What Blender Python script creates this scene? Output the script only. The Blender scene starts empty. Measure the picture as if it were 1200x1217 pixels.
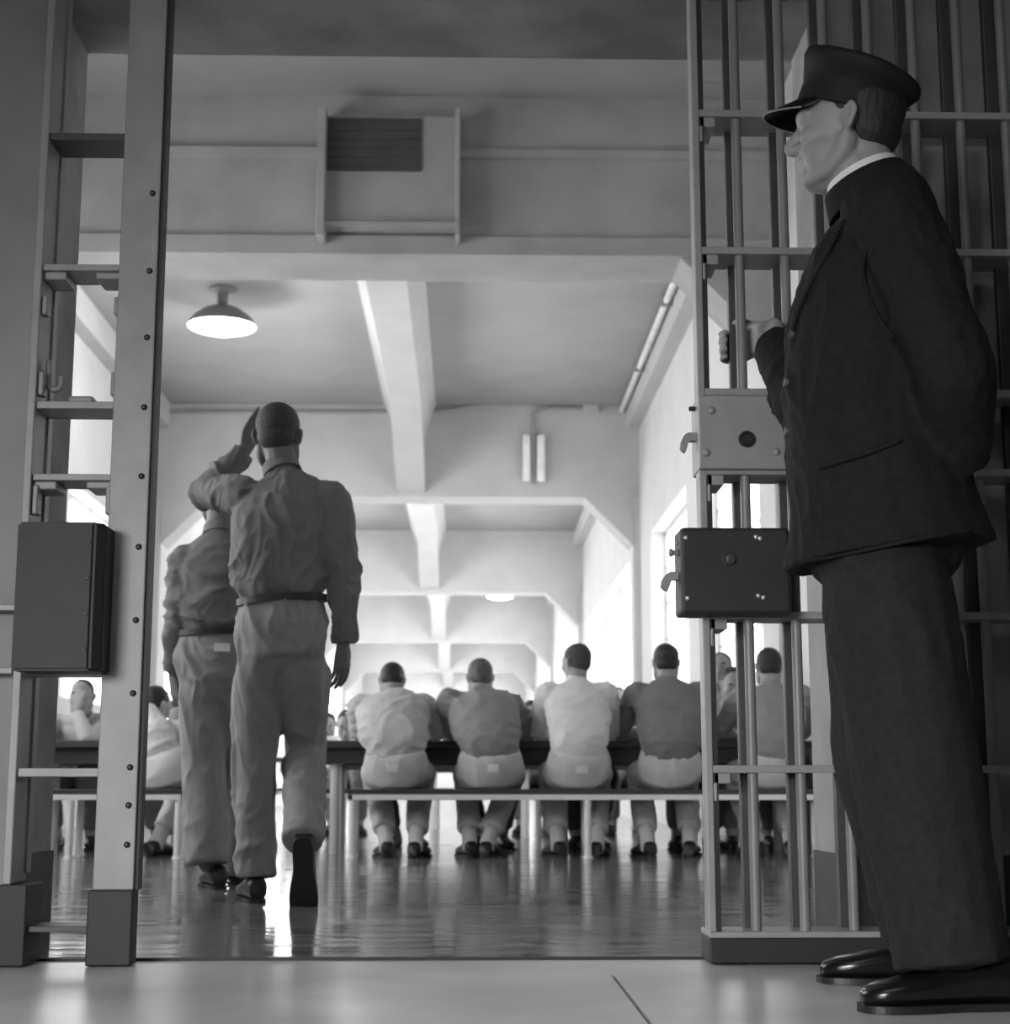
import bpy, bmesh, math, random
from mathutils import Vector, Matrix, Euler, noise
from mathutils.bvhtree import BVHTree

random.seed(7)
C = bpy.context.scene.collection
sc = bpy.context.scene
V = Vector
X, Yv, Z = V((1, 0, 0)), V((0, 1, 0)), V((0, 0, 1))

# ------------------------------------------------------------------ camera
F_PX, CAM_H = 1900.0, 0.40
PITCH, YAW = math.radians(9.75), math.radians(1.337)
CAM_ROT = Euler((math.radians(90) + PITCH, 0, -YAW), 'XYZ')
RM = CAM_ROT.to_matrix()
cam_d = bpy.data.cameras.new('camera')
cam = bpy.data.objects.new('camera', cam_d)
C.objects.link(cam)
cam.location = (0, 0, CAM_H)
cam.rotation_euler = CAM_ROT
cam_d.sensor_fit = 'HORIZONTAL'
cam_d.sensor_width = 36
cam_d.lens = 36 * F_PX / 1200
cam_d.clip_end = 300
cam_d.dof.use_dof = True
cam_d.dof.focus_distance = 3.7
cam_d.dof.aperture_fstop = 6.3
sc.camera = cam


def P(px, py, Y):
    """the world point seen at photo pixel (px, py) at world depth Y"""
    d = RM @ V(((px - 600) / F_PX, -(py - 608.5) / F_PX, -1))
    t = Y / d.y
    return V((d.x * t, Y, CAM_H + d.z * t))


# ------------------------------------------------------------------ materials
def lin(s):
    s /= 255.0
    return s / 12.92 if s <= .04045 else ((s + .055) / 1.055) ** 2.4


MATS = {}


def mat(name, tone, rough=.6, metal=0., var=.12, scale=6., bump=0., bscale=40., spec=.5, stretch=(1, 1, 1)):
    """grey material; tone = its own grey in 0-255 display terms"""
    m = bpy.data.materials.new(name)
    m.use_nodes = True
    nt = m.node_tree
    b = nt.nodes['Principled BSDF']
    b.inputs['Roughness'].default_value = rough
    b.inputs['Metallic'].default_value = metal
    b.inputs['Specular IOR Level'].default_value = spec
    tc = nt.nodes.new('ShaderNodeTexCoord')
    mp = nt.nodes.new('ShaderNodeMapping')
    mp.inputs['Scale'].default_value = stretch
    nt.links.new(tc.outputs['Object'], mp.inputs['Vector'])
    n = nt.nodes.new('ShaderNodeTexNoise')
    n.inputs['Scale'].default_value = scale
    n.inputs['Detail'].default_value = 5
    nt.links.new(mp.outputs[0], n.inputs['Vector'])
    r = nt.nodes.new('ShaderNodeValToRGB')
    L = lin(tone)
    a, c = max(0, L * (1 - var)), min(1, L * (1 + var))
    r.color_ramp.elements[0].position = .3
    r.color_ramp.elements[1].position = .7
    r.color_ramp.elements[0].color = (a, a, a, 1)
    r.color_ramp.elements[1].color = (c, c, c, 1)
    nt.links.new(n.outputs['Fac'], r.inputs['Fac'])
    nt.links.new(r.outputs['Color'], b.inputs['Base Color'])
    if bump:
        n2 = nt.nodes.new('ShaderNodeTexNoise')
        n2.inputs['Scale'].default_value = bscale
        n2.inputs['Detail'].default_value = 6
        nt.links.new(mp.outputs[0], n2.inputs['Vector'])
        bp = nt.nodes.new('ShaderNodeBump')
        bp.inputs['Strength'].default_value = bump
        bp.inputs['Distance'].default_value = .01
        nt.links.new(n2.outputs['Fac'], bp.inputs['Height'])
        nt.links.new(bp.outputs[0], b.inputs['Normal'])
    MATS[name] = m
    return m


def glow(name, strength):
    m = bpy.data.materials.new(name)
    m.use_nodes = True
    nt = m.node_tree
    nt.nodes.clear()
    e = nt.nodes.new('ShaderNodeEmission')
    e.inputs['Strength'].default_value = strength
    o = nt.nodes.new('ShaderNodeOutputMaterial')
    nt.links.new(e.outputs[0], o.inputs[0])
    MATS[name] = m
    return m


M = MATS
mat('lobby_wall', 150, .85, var=.34, scale=3, bump=.15, bscale=18)
mat('lobby_dado', 172, .7, var=.14, scale=4, bump=.1, bscale=18)
mat('lobby_base', 62, .6, var=.2)
mat('hall_plaster', 205, .8, var=.05, scale=2)
mat('hall_ceiling', 156, .85, var=.06, scale=1.5)
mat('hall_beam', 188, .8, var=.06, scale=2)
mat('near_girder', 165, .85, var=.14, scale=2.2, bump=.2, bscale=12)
mat('pipe_paint', 150, .6)
mat('window_steel', 235, .6)
mat('lobby_floor', 205, .3, var=.22, scale=2.2, bump=.05, bscale=9)
mat('steel_paint', 140, .45, var=.12, scale=9, bump=.05)
mat('bar_paint', 122, .42, var=.12, scale=9)
mat('dark_steel', 33, .6, var=.2, scale=8, bump=.04)
mat('rear_steel', 62, .5, var=.15, scale=8)
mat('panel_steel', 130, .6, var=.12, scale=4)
mat('bolt_steel', 60, .35, metal=.4)
mat('bright_bolt', 205, .3, metal=.6)
mat('black_wool', 27, .85, var=.25, scale=60, bump=.25, bscale=160, spec=.25)
mat('black_wool_trouser', 36, .85, var=.22, scale=60, bump=.25, bscale=160, spec=.25)
mat('cap_cloth', 27, .7, var=.2, scale=60, spec=.3)
mat('patent', 18, .22, var=.1)
mat('shoe_leather', 20, .22, var=.2)
mat('prison_shoe', 30, .45, var=.2)
mat('white_linen', 225, .7, var=.04)
mat('skin', 146, .55, var=.05, scale=12)
mat('skin_shaded', 112, .6, var=.05, scale=12)  # darker copy of skin: shade on the backlit walkers put into the colour
mat('dark_hair', 36, .6, var=.3, scale=60, bump=.4, bscale=120, stretch=(1, 1, .25))
mat('grey_hair', 92, .6, var=.35, scale=60, bump=.4, bscale=120, stretch=(1, 1, .25))
mat('cropped_hair', 66, .7, var=.25, scale=80, bump=.4, bscale=160)
mat('shirt_dark', 118, .85, var=.08, scale=14, bump=.12, bscale=60)
mat('shirt_mid', 138, .85, var=.08, scale=14, bump=.12, bscale=60)
mat('shirt_light', 186, .85, var=.06, scale=14, bump=.12, bscale=60)
mat('shirt_white', 218, .85, var=.05, scale=14, bump=.12, bscale=60)
mat('denim', 146, .85, var=.1, scale=20, bump=.15, bscale=70)
mat('denim_pale', 190, .85, var=.08, scale=20, bump=.12, bscale=70)
mat('denim_dark', 92, .85, var=.1, scale=20, bump=.12, bscale=70)
mat('belt', 46, .5)
mat('sock', 205, .8)
mat('bench_board', 62, .4, var=.2, scale=5, stretch=(.2, 1, 1))
mat('bench_steel', 235, .35, var=.05)
mat('table_top', 66, .3, var=.2, scale=5, stretch=(.2, 1, 1))
mat('table_apron', 52, .55)
mat('cup_enamel', 225, .25, var=.02)
mat('pot_metal', 120, .25, metal=.8)
mat('lamp_enamel', 120, .35, var=.05)
mat('vent_dark', 78, .7, var=.15)
mat('eye_white', 190, .2)
glow('lamp_glow', 14)
glow('pane_first', 9.0)
glow('pane_near', 8.0)
glow('pane_mid', 9.0)
glow('pane_right', 4.4)
glow('pane_far', 11.0)


def floor_material():
    m = mat('hall_floor', 112, .1, var=.25, scale=3, stretch=(.6, 2.2, 1))
    nt = m.node_tree
    b = nt.nodes['Principled BSDF']
    b.inputs['IOR'].default_value = 1.65
    tc = nt.nodes.new('ShaderNodeTexCoord')
    mp = nt.nodes.new('ShaderNodeMapping')
    mp.inputs['Scale'].default_value = (.9, 5.5, 1)
    nt.links.new(tc.outputs['Object'], mp.inputs['Vector'])
    n = nt.nodes.new('ShaderNodeTexNoise')
    n.inputs['Scale'].default_value = 2.0
    n.inputs['Detail'].default_value = 4
    nt.links.new(mp.outputs[0], n.inputs['Vector'])
    mr = nt.nodes.new('ShaderNodeMapRange')
    mr.inputs['From Min'].default_value = .35
    mr.inputs['From Max'].default_value = .68
    mr.inputs['To Min'].default_value = .05
    mr.inputs['To Max'].default_value = .2
    nt.links.new(n.outputs['Fac'], mr.inputs['Value'])
    nt.links.new(mr.outputs[0], b.inputs['Roughness'])
    bp = nt.nodes.new('ShaderNodeBump')
    bp.inputs['Strength'].default_value = .4
    bp.inputs['Distance'].default_value = .004
    nt.links.new(n.outputs['Fac'], bp.inputs['Height'])
    nt.links.new(bp.outputs[0], b.inputs['Normal'])


floor_material()


# ------------------------------------------------------------------ mesh helpers
def box(bm, a, b, bevel=0.):
    """axis aligned box between corners a and b"""
    lo = V([min(a[i], b[i]) for i in range(3)])
    hi = V([max(a[i], b[i]) for i in range(3)])
    vs = [bm.verts.new((x, y, z)) for x in (lo.x, hi.x) for y in (lo.y, hi.y) for z in (lo.z, hi.z)]
    fs = [bm.faces.new([vs[i] for i in f]) for f in
          ((0, 1, 3, 2), (4, 6, 7, 5), (0, 4, 5, 1), (2, 3, 7, 6), (0, 2, 6, 4), (1, 5, 7, 3))]
    if bevel:
        es = list({e for f in fs for e in f.edges})
        bmesh.ops.bevel(bm, geom=es, offset=bevel, segments=2, affect='EDGES', profile=.5)


def prism(bm, poly, axis, a, b):
    """extrude a polygon (2D list) along axis 'x','y' or 'z' from a to b"""
    def mk(p, t):
        return {'x': (t, p[0], p[1]), 'y': (p[0], t, p[1]), 'z': (p[0], p[1], t)}[axis]
    v0 = [bm.verts.new(mk(p, a)) for p in poly]
    v1 = [bm.verts.new(mk(p, b)) for p in poly]
    n = len(poly)
    bm.faces.new(v0[::-1])
    bm.faces.new(v1)
    for i in range(n):
        bm.faces.new((v0[i], v0[(i + 1) % n], v1[(i + 1) % n], v1[i]))


def crom(ps, t):
    n = len(ps)
    i = min(int(t), n - 2)
    f = t - i
    p0, p1, p2, p3 = ps[max(i - 1, 0)], ps[i], ps[i + 1], ps[min(i + 2, n - 1)]
    return .5 * ((2 * p1) + (p2 - p0) * f + (2 * p0 - 5 * p1 + 4 * p2 - p3) * f * f + (3 * p1 - p0 - 3 * p2 + p3) * f ** 3)


def tube(bm, pts, rad, ref=None, n=14, sub=4, cap=(.8, .8), expo=2.0):
    """closed elliptical loft; rad: list of r or (a, b): a along ref, b across"""
    pts = [V(p) for p in pts]
    rad = [V((r, r)) if not isinstance(r, (tuple, list, Vector)) else V(r) for r in rad]
    if len(rad) == 1:
        rad = rad * len(pts)
    N = len(pts)
    m = (N - 1) * sub + 1
    cp = [crom(pts, k / sub) for k in range(m)]
    cr = [crom(rad, k / sub) for k in range(m)]
    tg = [(cp[min(k + 1, m - 1)] - cp[max(k - 1, 0)]).normalized() for k in range(m)]
    if ref is None:
        ref = X if abs(tg[0].x) < .8 else Yv
    a = (ref - tg[0] * ref.dot(tg[0])).normalized()
    rings = []

    def ring(c, a, b, ra, rb):
        out = []
        for i in range(n):
            th = 2 * math.pi * i / n
            cx, sx = math.cos(th), math.sin(th)
            if expo != 2.0:
                cx = math.copysign(abs(cx) ** (2 / expo), cx)
                sx = math.copysign(abs(sx) ** (2 / expo), sx)
            out.append(bm.verts.new(c + a * (ra * cx) + b * (rb * sx)))
        return out
    for k in range(m):
        t = tg[k]
        aa = a - t * a.dot(t)
        if aa.length > 1e-5:
            a = aa.normalized()
        b = t.cross(a)
        ra, rb = max(cr[k].x, 1e-4), max(cr[k].y, 1e-4)
        if k == 0 and cap[0] > 0:
            h = cap[0] * min(ra, rb)
            tip0 = bm.verts.new(cp[0] - t * h)
            rings.append(ring(cp[0] - t * h * .75, a, b, ra * .62, rb * .62))
        rings.append(ring(cp[k], a, b, ra, rb))
        if k == m - 1 and cap[1] > 0:
            h = cap[1] * min(ra, rb)
            rings.append(ring(cp[k] + t * h * .75, a, b, ra * .62, rb * .62))
            tip1 = bm.verts.new(cp[k] + t * h)
    for r0, r1 in zip(rings, rings[1:]):
        for i in range(n):
            bm.faces.new((r0[i], r0[(i + 1) % n], r1[(i + 1) % n], r1[i]))
    if cap[0] > 0:
        for i in range(n):
            bm.faces.new((tip0, rings[0][(i + 1) % n], rings[0][i]))
    else:
        bm.faces.new(rings[0][::-1])
    if cap[1] > 0:
        for i in range(n):
            bm.faces.new((tip1, rings[-1][i], rings[-1][(i + 1) % n]))
    else:
        bm.faces.new(rings[-1])


def ell(bm, c, ax, ay, az, nu=16, nv=10):
    """ellipsoid with three axis vectors"""
    c = V(c)
    top, bot = bm.verts.new(c + az), bm.verts.new(c - az)
    rows = []
    for j in range(1, nv):
        ph = math.pi * j / nv
        rows.append([bm.verts.new(c + az * math.cos(ph) + (ax * math.cos(2 * math.pi * i / nu) + ay * math.sin(2 * math.pi * i / nu)) * math.sin(ph)) for i in range(nu)])
    for i in range(nu):
        k = (i + 1) % nu
        bm.faces.new((top, rows[0][i], rows[0][k]))
        bm.faces.new((bot, rows[-1][k], rows[-1][i]))
        for r0, r1 in zip(rows, rows[1:]):
            bm.faces.new((r0[i], r1[i], r1[k], r0[k]))


def lathe(bm, c, axis, ref, prof, n=32, sa=1., sb=1.):
    """revolve [(radius, height)...] about axis at c; sa, sb stretch along ref / across"""
    axis = axis.normalized()
    a = (ref - axis * ref.dot(axis)).normalized()
    b = axis.cross(a)
    rings = []
    for r, h in prof:
        if r < 1e-6:
            rings.append([bm.verts.new(c + axis * h)])
        else:
            rings.append([bm.verts.new(c + axis * h + a * (r * sa * math.cos(2 * math.pi * i / n)) + b * (r * sb * math.sin(2 * math.pi * i / n))) for i in range(n)])
    for r0, r1 in zip(rings, rings[1:]):
        for i in range(n):
            k = (i + 1) % n
            if len(r0) == 1:
                bm.faces.new((r0[0], r1[i], r1[k]))
            elif len(r1) == 1:
                bm.faces.new((r0[i], r0[k], r1[0]))
            else:
                bm.faces.new((r0[i], r0[k], r1[k], r1[i]))


def origin_of(o):
    p = V((0, 0, 0))
    while o is not None:
        p += V(o.location)
        o = o.parent
    return p


def obj(name, bm, material, parent=None, smooth=False, angle=None, base=None):
    """link a bmesh (world coordinates) or a mesh as one object"""
    if isinstance(bm, bmesh.types.BMesh):
        bmesh.ops.recalc_face_normals(bm, faces=bm.faces[:])
        me = bpy.data.meshes.new(name)
        bm.to_mesh(me)
        bm.free()
    else:
        me = bm
        me.name = name
    off = origin_of(parent) if parent else V(base or (0, 0, 0))
    if off.length:
        me.transform(Matrix.Translation(-off))
    me.materials.clear()
    me.materials.append(M[material])
    if smooth:
        me.polygons.foreach_set('use_smooth', [True] * len(me.polygons))
        if angle:
            try:
                me.set_sharp_from_angle(angle=math.radians(angle))
            except Exception:
                pass
    o = bpy.data.objects.new(name, me)
    C.objects.link(o)
    if parent:
        o.parent = parent
    elif base:
        o.location = base
    return o


def BM():
    return bmesh.new()


def fuse(bm, vox, smooth=6, fac=.5):
    """join overlapping closed shapes into one continuous surface"""
    bmesh.ops.recalc_face_normals(bm, faces=bm.faces[:])
    me = bpy.data.meshes.new('fusing')
    bm.to_mesh(me)
    bm.free()
    o = bpy.data.objects.new('fusing', me)
    C.objects.link(o)
    r = o.modifiers.new('r', 'REMESH')
    r.mode = 'VOXEL'
    r.voxel_size = vox
    if smooth:
        s = o.modifiers.new('s', 'SMOOTH')
        s.factor = fac
        s.iterations = smooth
    dg = bpy.context.evaluated_depsgraph_get()
    out = bpy.data.meshes.new_from_object(o.evaluated_get(dg))
    bpy.data.objects.remove(o)
    bpy.data.meshes.remove(me)
    return out


def wrinkle(me, amp, sc_, stretch=(1, 1, 1), seed=0., fine=.45):
    """push a surface in and out along its normals: sharp-crested cloth folds"""
    S = V(stretch) * sc_
    off = V((seed * 3.7, seed * 1.3, seed * 2.1))
    ns = [v.normal.copy() for v in me.vertices]
    for v, n in zip(me.vertices, ns):
        q = V((v.co.x * S.x, v.co.y * S.y, v.co.z * S.z)) + off
        w = V((noise.noise(q * .7), noise.noise(q * .7 + V((9, 2, 4))), noise.noise(q * .7 + V((3, 7, 1))))) * .6
        a = 1 - min(1, abs(noise.noise(q + w)) * 2.6)
        c = 1 - min(1, abs(noise.noise((q + w) * 2.4 + V((5, 5, 5)))) * 2.6)
        m = .35 + .65 * max(0, min(1, .5 + 1.4 * noise.noise(q * .45 + V((20, 1, 7)))))
        v.co += n * (amp * m * ((a * a - .35) + fine * (c * c - .35)))
    me.update()


def thing(name, label, cat, loc, group=None):
    o = bpy.data.objects.new(name, None)
    o.empty_display_size = .1
    C.objects.link(o)
    o.location = loc
    tag(o, label, cat, group)
    return o


def tag(o, label, cat, group=None):
    o['label'] = label
    o['category'] = cat
    if group:
        o['group'] = group
    return o


def struct(name, bm, material, label=None, cat=None, smooth=False):
    o = obj(name, bm, material, smooth=smooth)
    o['kind'] = 'structure'
    o['label'] = label or name.replace('_', ' ')
    o['category'] = cat or name.split('_')[0]
    return o


def upd():
    bpy.context.view_layer.update()

# ================================================================== SETTING
Y_GATE, Y_REAR, Y_WALL, Y_IN = 3.76, 3.89, 3.95, 4.30
LX, RX = -3.9, 2.15            # hall side walls
CEIL = 5.14
GB = 4.0 - .02                 # underside of the girders
GY = [10.5, 19.7, 29.7, 40.0, 50.4]
Y_END = 60.0
open_l = P(84, 500, Y_IN).x
open_r = P(954, 500, Y_IN).x
open_t = P(500, 68, Y_IN).z

# floors
b = BM()
jx = P(745, 1190, 3.25).x
jy = P(600, 1163, 3.6).y
box(b, (-4.2, -3.2, -.08), (3.2, 3.885, -.012))
for (x0, x1, y0, y1) in ((-4.2, jx - .005, -3.2, 3.58), (jx + .005, 3.2, -3.2, 3.58), (-4.2, 3.2, 3.586, 3.885)):
    box(b, (x0, y0, -.03), (x1, y1, 0 if y0 < 0 else -.002))
struct('floor_lobby', b, 'lobby_floor', 'worn pale concrete floor in front of the barred gate', 'floor')
b = BM()
box(b, (LX - .3, 3.905, -.08), (RX + .3, Y_END + .2, 0))
struct('floor_hall', b, 'hall_floor', 'dark polished floor of the dining hall', 'floor')
b = BM()
box(b, (open_l - .1, 3.885, -.03), (open_r + .3, 3.905, .004))
struct('trim_threshold', b, 'dark_steel', 'thin dark threshold strip between the two floors', 'trim')

# the wall between lobby and hall, with its opening
b = BM()
box(b, (-4.2, Y_WALL, 0), (open_l, Y_IN, 3.6))
box(b, (open_r, Y_WALL, 0), (3.2, Y_IN, 3.6))
box(b, (open_l, Y_WALL, open_t), (open_r, Y_IN, 3.6))
struct('wall_front', b, 'lobby_wall', 'dark plaster wall with the wide opening into the dining hall', 'wall')
b = BM()
box(b, (open_r - .008, Y_WALL - .008, 0), (3.2, Y_IN + .004, .236))
struct('baseboard_right', b, 'lobby_base', 'dark painted base of the wall behind the gate', 'baseboard')
b = BM()
box(b, (-4.2, Y_WALL - .008, 0), (open_l + .008, Y_IN + .004, .236))
struct('baseboard_left', b, 'lobby_base', 'dark painted base of the wall behind the left frame', 'baseboard')
b = BM()
box(b, (open_r - .004, Y_WALL - .004, .23), (3.2, Y_IN + .002, 1.22))
struct('trim_dado_right', b, 'lobby_dado', 'paler painted lower part of the wall behind the gate', 'trim')
# lobby shell
b = BM()
box(b, (-4.4, -3.2, 0), (-4.2, Y_IN, 3.6))
struct('wall_lobby_left', b, 'lobby_wall', 'left wall of the lobby', 'wall')
b = BM()
box(b, (3.2, -3.2, 0), (3.4, Y_IN, 3.6))
struct('wall_lobby_right', b, 'lobby_wall', 'right wall of the lobby', 'wall')
b = BM()
box(b, (-4.4, -3.4, 0), (3.4, -3.2, 3.6))
struct('wall_lobby_back', b, 'lobby_wall', 'rear wall of the lobby', 'wall')
b = BM()
box(b, (-4.4, -3.4, 3.6), (3.4, Y_IN, 3.7))
struct('ceiling_lobby', b, 'lobby_wall', 'ceiling of the lobby', 'ceiling')

# hall shell: side walls with window openings
WZ0, WZ1 = 1.25, 3.35
wins = []       # (side x, y0, y1, bay)
ys = [Y_IN] + GY + [Y_END]
for i in range(0, 6):
    a0, a1 = ys[i] + (1.1 if i else .7), ys[i + 1] - (1.1 if i else .6)
    h = (a1 - a0 - .8) / 2
    wins.append((a0, a0 + h, i))
    wins.append((a1 - h, a1, i))


def side_wall(name, x0, x1, label, wins):
    b = BM()
    y = Y_IN
    for (w0, w1, k) in wins:
        box(b, (x0, y, 0), (x1, w0, CEIL))
        box(b, (x0, w0, 0), (x1, w1, WZ0))
        box(b, (x0, w0, WZ1), (x1, w1, CEIL))
        y = w1
    box(b, (x0, y, 0), (x1, Y_END, CEIL))
    struct(name, b, 'hall_plaster', label, 'wall')


side_wall('wall_right', RX, RX + .3, 'white right wall of the dining hall', [q for q in wins if q[2] >= 1])
side_wall('wall_left', LX - .3, LX, 'white left wall of the dining hall', wins)
b = BM()
box(b, (LX - .3, Y_END, 0), (RX + .3, Y_END + .2, CEIL))
struct('wall_end', b, 'hall_plaster', 'white end wall of the dining hall', 'wall')
b = BM()
box(b, (LX - .3, Y_IN, CEIL), (RX + .3, Y_END + .2, CEIL + .2))
struct('ceiling', b, 'hall_ceiling', 'grey plaster ceiling of the dining hall')
b = BM()
box(b, (LX - .3, Y_IN - .05, 3.6), (RX + .3, Y_IN, CEIL + .2))
struct('wall_above_opening', b, 'hall_plaster', 'hall side of the wall over the opening', 'wall')
n = 0
for sx, s in ((RX + .3, 1), (LX - .3, -1)):
    for (w0, w1, k) in wins:
        if s > 0 and k < 1:
            continue
        n += 1
        fr = BM()
        xa, xb = (sx - .12, sx - .04) if s > 0 else (sx + .04, sx + .12)
        t = .05
        box(fr, (xa, w0, WZ0), (xb, w1, WZ0 + t))
        box(fr, (xa, w0, WZ1 - t), (xb, w1, WZ1))
        box(fr, (xa, w0, WZ0), (xb, w0 + t, WZ1))
        box(fr, (xa, w1 - t, WZ0), (xb, w1, WZ1))
        for q in (1, 2, 3):
            yy = w0 + (w1 - w0) * q / 4
            box(fr, (xa, yy - .015, WZ0), (xb, yy + .015, WZ1))
        for q in (1, 2, 3, 4):
            zz = WZ0 + (WZ1 - WZ0) * q / 5
            box(fr, (xa, w0, zz - .012), (xb, w1, zz + .012))
        o = struct('window_%d' % n, fr, 'window_steel', 'tall steel hall window in the %s wall' % ('right' if s > 0 else 'left'), 'window')
        pb = BM()
        xm = (xa + xb) / 2
        box(pb, (xm - .006, w0 + .01, WZ0 + .01), (xm + .006, w1 - .01, WZ1 - .01))
        obj('pane', pb, ('pane_first', 'pane_near' if s < 0 else 'pane_right', 'pane_mid', 'pane_far', 'pane_far', 'pane_far')[k], o)

# girders with haunches, columns, centre beams, edge beams
ZB = CEIL - .42
kz = lambda px, z: P(px, 300, GY[0]).x * (z - CAM_H) / (P(px, 300, GY[0]).z - CAM_H)
BTL, BBL, BBR, BTR = kz(417, CEIL), kz(428, ZB), kz(479, ZB), kz(503, CEIL)
for i, gy in enumerate(GY):
    b = BM()
    box(b, (LX, gy, GB), (RX, gy + .55, CEIL))
    hs = .62
    prism(b, [(RX - .08, GB + .002), (RX - .08, GB - hs), (RX - .7, GB + .002)], 'y', gy, gy + .5)
    prism(b, [(LX + .08, GB + .002), (LX + .7, GB + .002), (LX + .08, GB - hs)], 'y', gy, gy + .5)
    if i == 0:
        box(b, (LX, gy - .05, CEIL - .46), (RX, gy, CEIL - .40))
        box(b, (LX, gy - .04, GB), (RX, gy, GB + .13))
    else:
        box(b, (LX, gy - .05, CEIL - .12), (RX, gy, CEIL))
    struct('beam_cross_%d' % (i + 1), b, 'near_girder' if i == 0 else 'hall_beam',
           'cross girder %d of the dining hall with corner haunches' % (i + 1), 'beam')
    b = BM()
    box(b, (RX - .09, gy + .02, 0), (RX, gy + .45, GB))
    struct('column_right_%d' % (i + 1), b, 'hall_plaster', 'white pilaster under the right end of girder %d' % (i + 1), 'column')
    b = BM()
    box(b, (LX, gy + .02, 0), (LX + .09, gy + .45, GB))
    struct('column_left_%d' % (i + 1), b, 'hall_plaster', 'white pilaster under the left end of girder %d' % (i + 1), 'column')
for i in range(len(GY)):
    y0 = GY[i] + .55
    y1 = GY[i + 1] if i + 1 < len(GY) else Y_END
    b = BM()
    prism(b, [(BTL, CEIL), (BBL, ZB), (BBR, ZB), (BTR, CEIL)], 'y', y0, y1)
    # haunch dropping to the next girder
    prism(b, [(y1 - 2.0, ZB + .001), (y1 + .001, GB + .05), (y1 + .001, ZB + .001)], 'x', BBL, BBR)
    struct('beam_long_%d' % (i + 1), b, 'hall_beam', 'longitudinal ceiling beam in bay %d' % (i + 1), 'beam')
    for nm, xa, xb in (('right', RX - .16, RX), ('left', LX, LX + .16)):
        b = BM()
        box(b, (xa, y0, CEIL - .30), (xb, y1, CEIL))
        struct('trim_edge_%s_%d' % (nm, i + 1), b, 'hall_beam', 'edge beam along the %s wall in bay %d' % (nm, i + 1), 'trim')

# vent housing on the first girder
y0 = GY[0] - .05
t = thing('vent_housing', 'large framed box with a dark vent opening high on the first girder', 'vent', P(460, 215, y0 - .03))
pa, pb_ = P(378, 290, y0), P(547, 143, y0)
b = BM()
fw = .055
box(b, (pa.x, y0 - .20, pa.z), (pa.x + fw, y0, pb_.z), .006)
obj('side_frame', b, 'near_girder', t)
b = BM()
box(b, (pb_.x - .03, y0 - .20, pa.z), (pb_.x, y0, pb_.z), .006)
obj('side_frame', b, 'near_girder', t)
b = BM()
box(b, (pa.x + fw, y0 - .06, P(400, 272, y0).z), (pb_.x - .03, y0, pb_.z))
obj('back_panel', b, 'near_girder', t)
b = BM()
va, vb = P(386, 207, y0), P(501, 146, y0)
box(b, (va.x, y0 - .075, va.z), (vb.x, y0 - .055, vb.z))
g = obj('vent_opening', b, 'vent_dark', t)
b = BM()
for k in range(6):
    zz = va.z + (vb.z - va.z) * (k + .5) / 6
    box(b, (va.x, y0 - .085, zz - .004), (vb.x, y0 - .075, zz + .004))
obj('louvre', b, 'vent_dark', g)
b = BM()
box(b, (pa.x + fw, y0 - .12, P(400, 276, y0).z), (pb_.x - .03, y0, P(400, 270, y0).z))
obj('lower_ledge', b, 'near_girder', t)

# conduits on the second girder
gy = GY[1] - .05
t = thing('conduit_pipe', 'thin conduit pipe running along the second girder with a drop', 'pipe', P(480, 488, gy))
b = BM()
r = .022
p = [P(180, 490, gy), P(430, 490, gy), P(520, 489, gy), P(560, 482, gy), P(620, 478, gy), P(755, 480, gy)]
tube(b, [q - Yv * .03 for q in p], [r], Z, 8, 4)
obj('main_run', b, 'pipe_paint', t, True)
b = BM()
p = [P(700, 486, gy), P(650, 486, gy), P(638, 490, gy), P(634, 502, gy), P(634, 575, gy)]
tube(b, [q - Yv * .035 for q in p], [r], Yv, 8, 4)
obj('drop_run', b, 'pipe_paint', t, True)
b = BM()
box(b, P(692, 491, gy) - Yv * .08, P(711, 474, gy), .01)
obj('junction_box', b, 'hall_beam', t)
for xx in (626, 643):
    b = BM()
    box(b, P(xx - 5, 573, gy) - Yv * .09, P(xx + 4, 518, gy), .02)
    obj('cover_strip', b, 'window_steel', t)
t = thing('wall_pipe', 'pale pipe running along the right ceiling corner of the hall', 'pipe', (RX - .2, 15, CEIL - .1))
b = BM()
tube(b, [(RX - .22, GY[0] + .55, CEIL - .06), (RX - .22, GY[1] - .06, CEIL - .06)], [.035], X, 10, 1)
obj('run', b, 'window_steel', t, True)
for yy in (12.5, 15, 17.5):
    b = BM()
    box(b, (RX - .27, yy, CEIL - .11), (RX - .16, yy + .05, CEIL), .005)
    obj('pipe_clip', b, 'pipe_paint', t)


# dome lamps
def dome_lamp(c, label, R=.335):
    t = thing('dome_lamp', label, 'lamp', c, 'dome lamps on the hall ceiling')
    b = BM()
    lathe(b, c, Z, X, [(0, 0), (.14, 0), (.14, -.025), (.055, -.05), (.05, -.16), (.075, -.19), (0, -.19)], 28)
    obj('stem', b, 'lamp_enamel', t, True, 40)
    b = BM()
    lathe(b, c, Z, X, [(0, -.17), (.09, -.18), (R * .55, -.22), (R * .86, -.30), (R, -.375), (R * 1.0, -.385), (R * .95, -.375), (R * .8, -.30), (R * .5, -.235), (0, -.2)], 40)
    obj('shade', b, 'lamp_enamel', t, True, 50)
    b = BM()
    lathe(b, c, Z, X, [(0, -.372), (R * .93, -.372), (R * .9, -.395), (R * .5, -.44), (0, -.455)], 40)
    obj('diffuser', b, 'lamp_glow', t, True)
    return t


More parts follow.
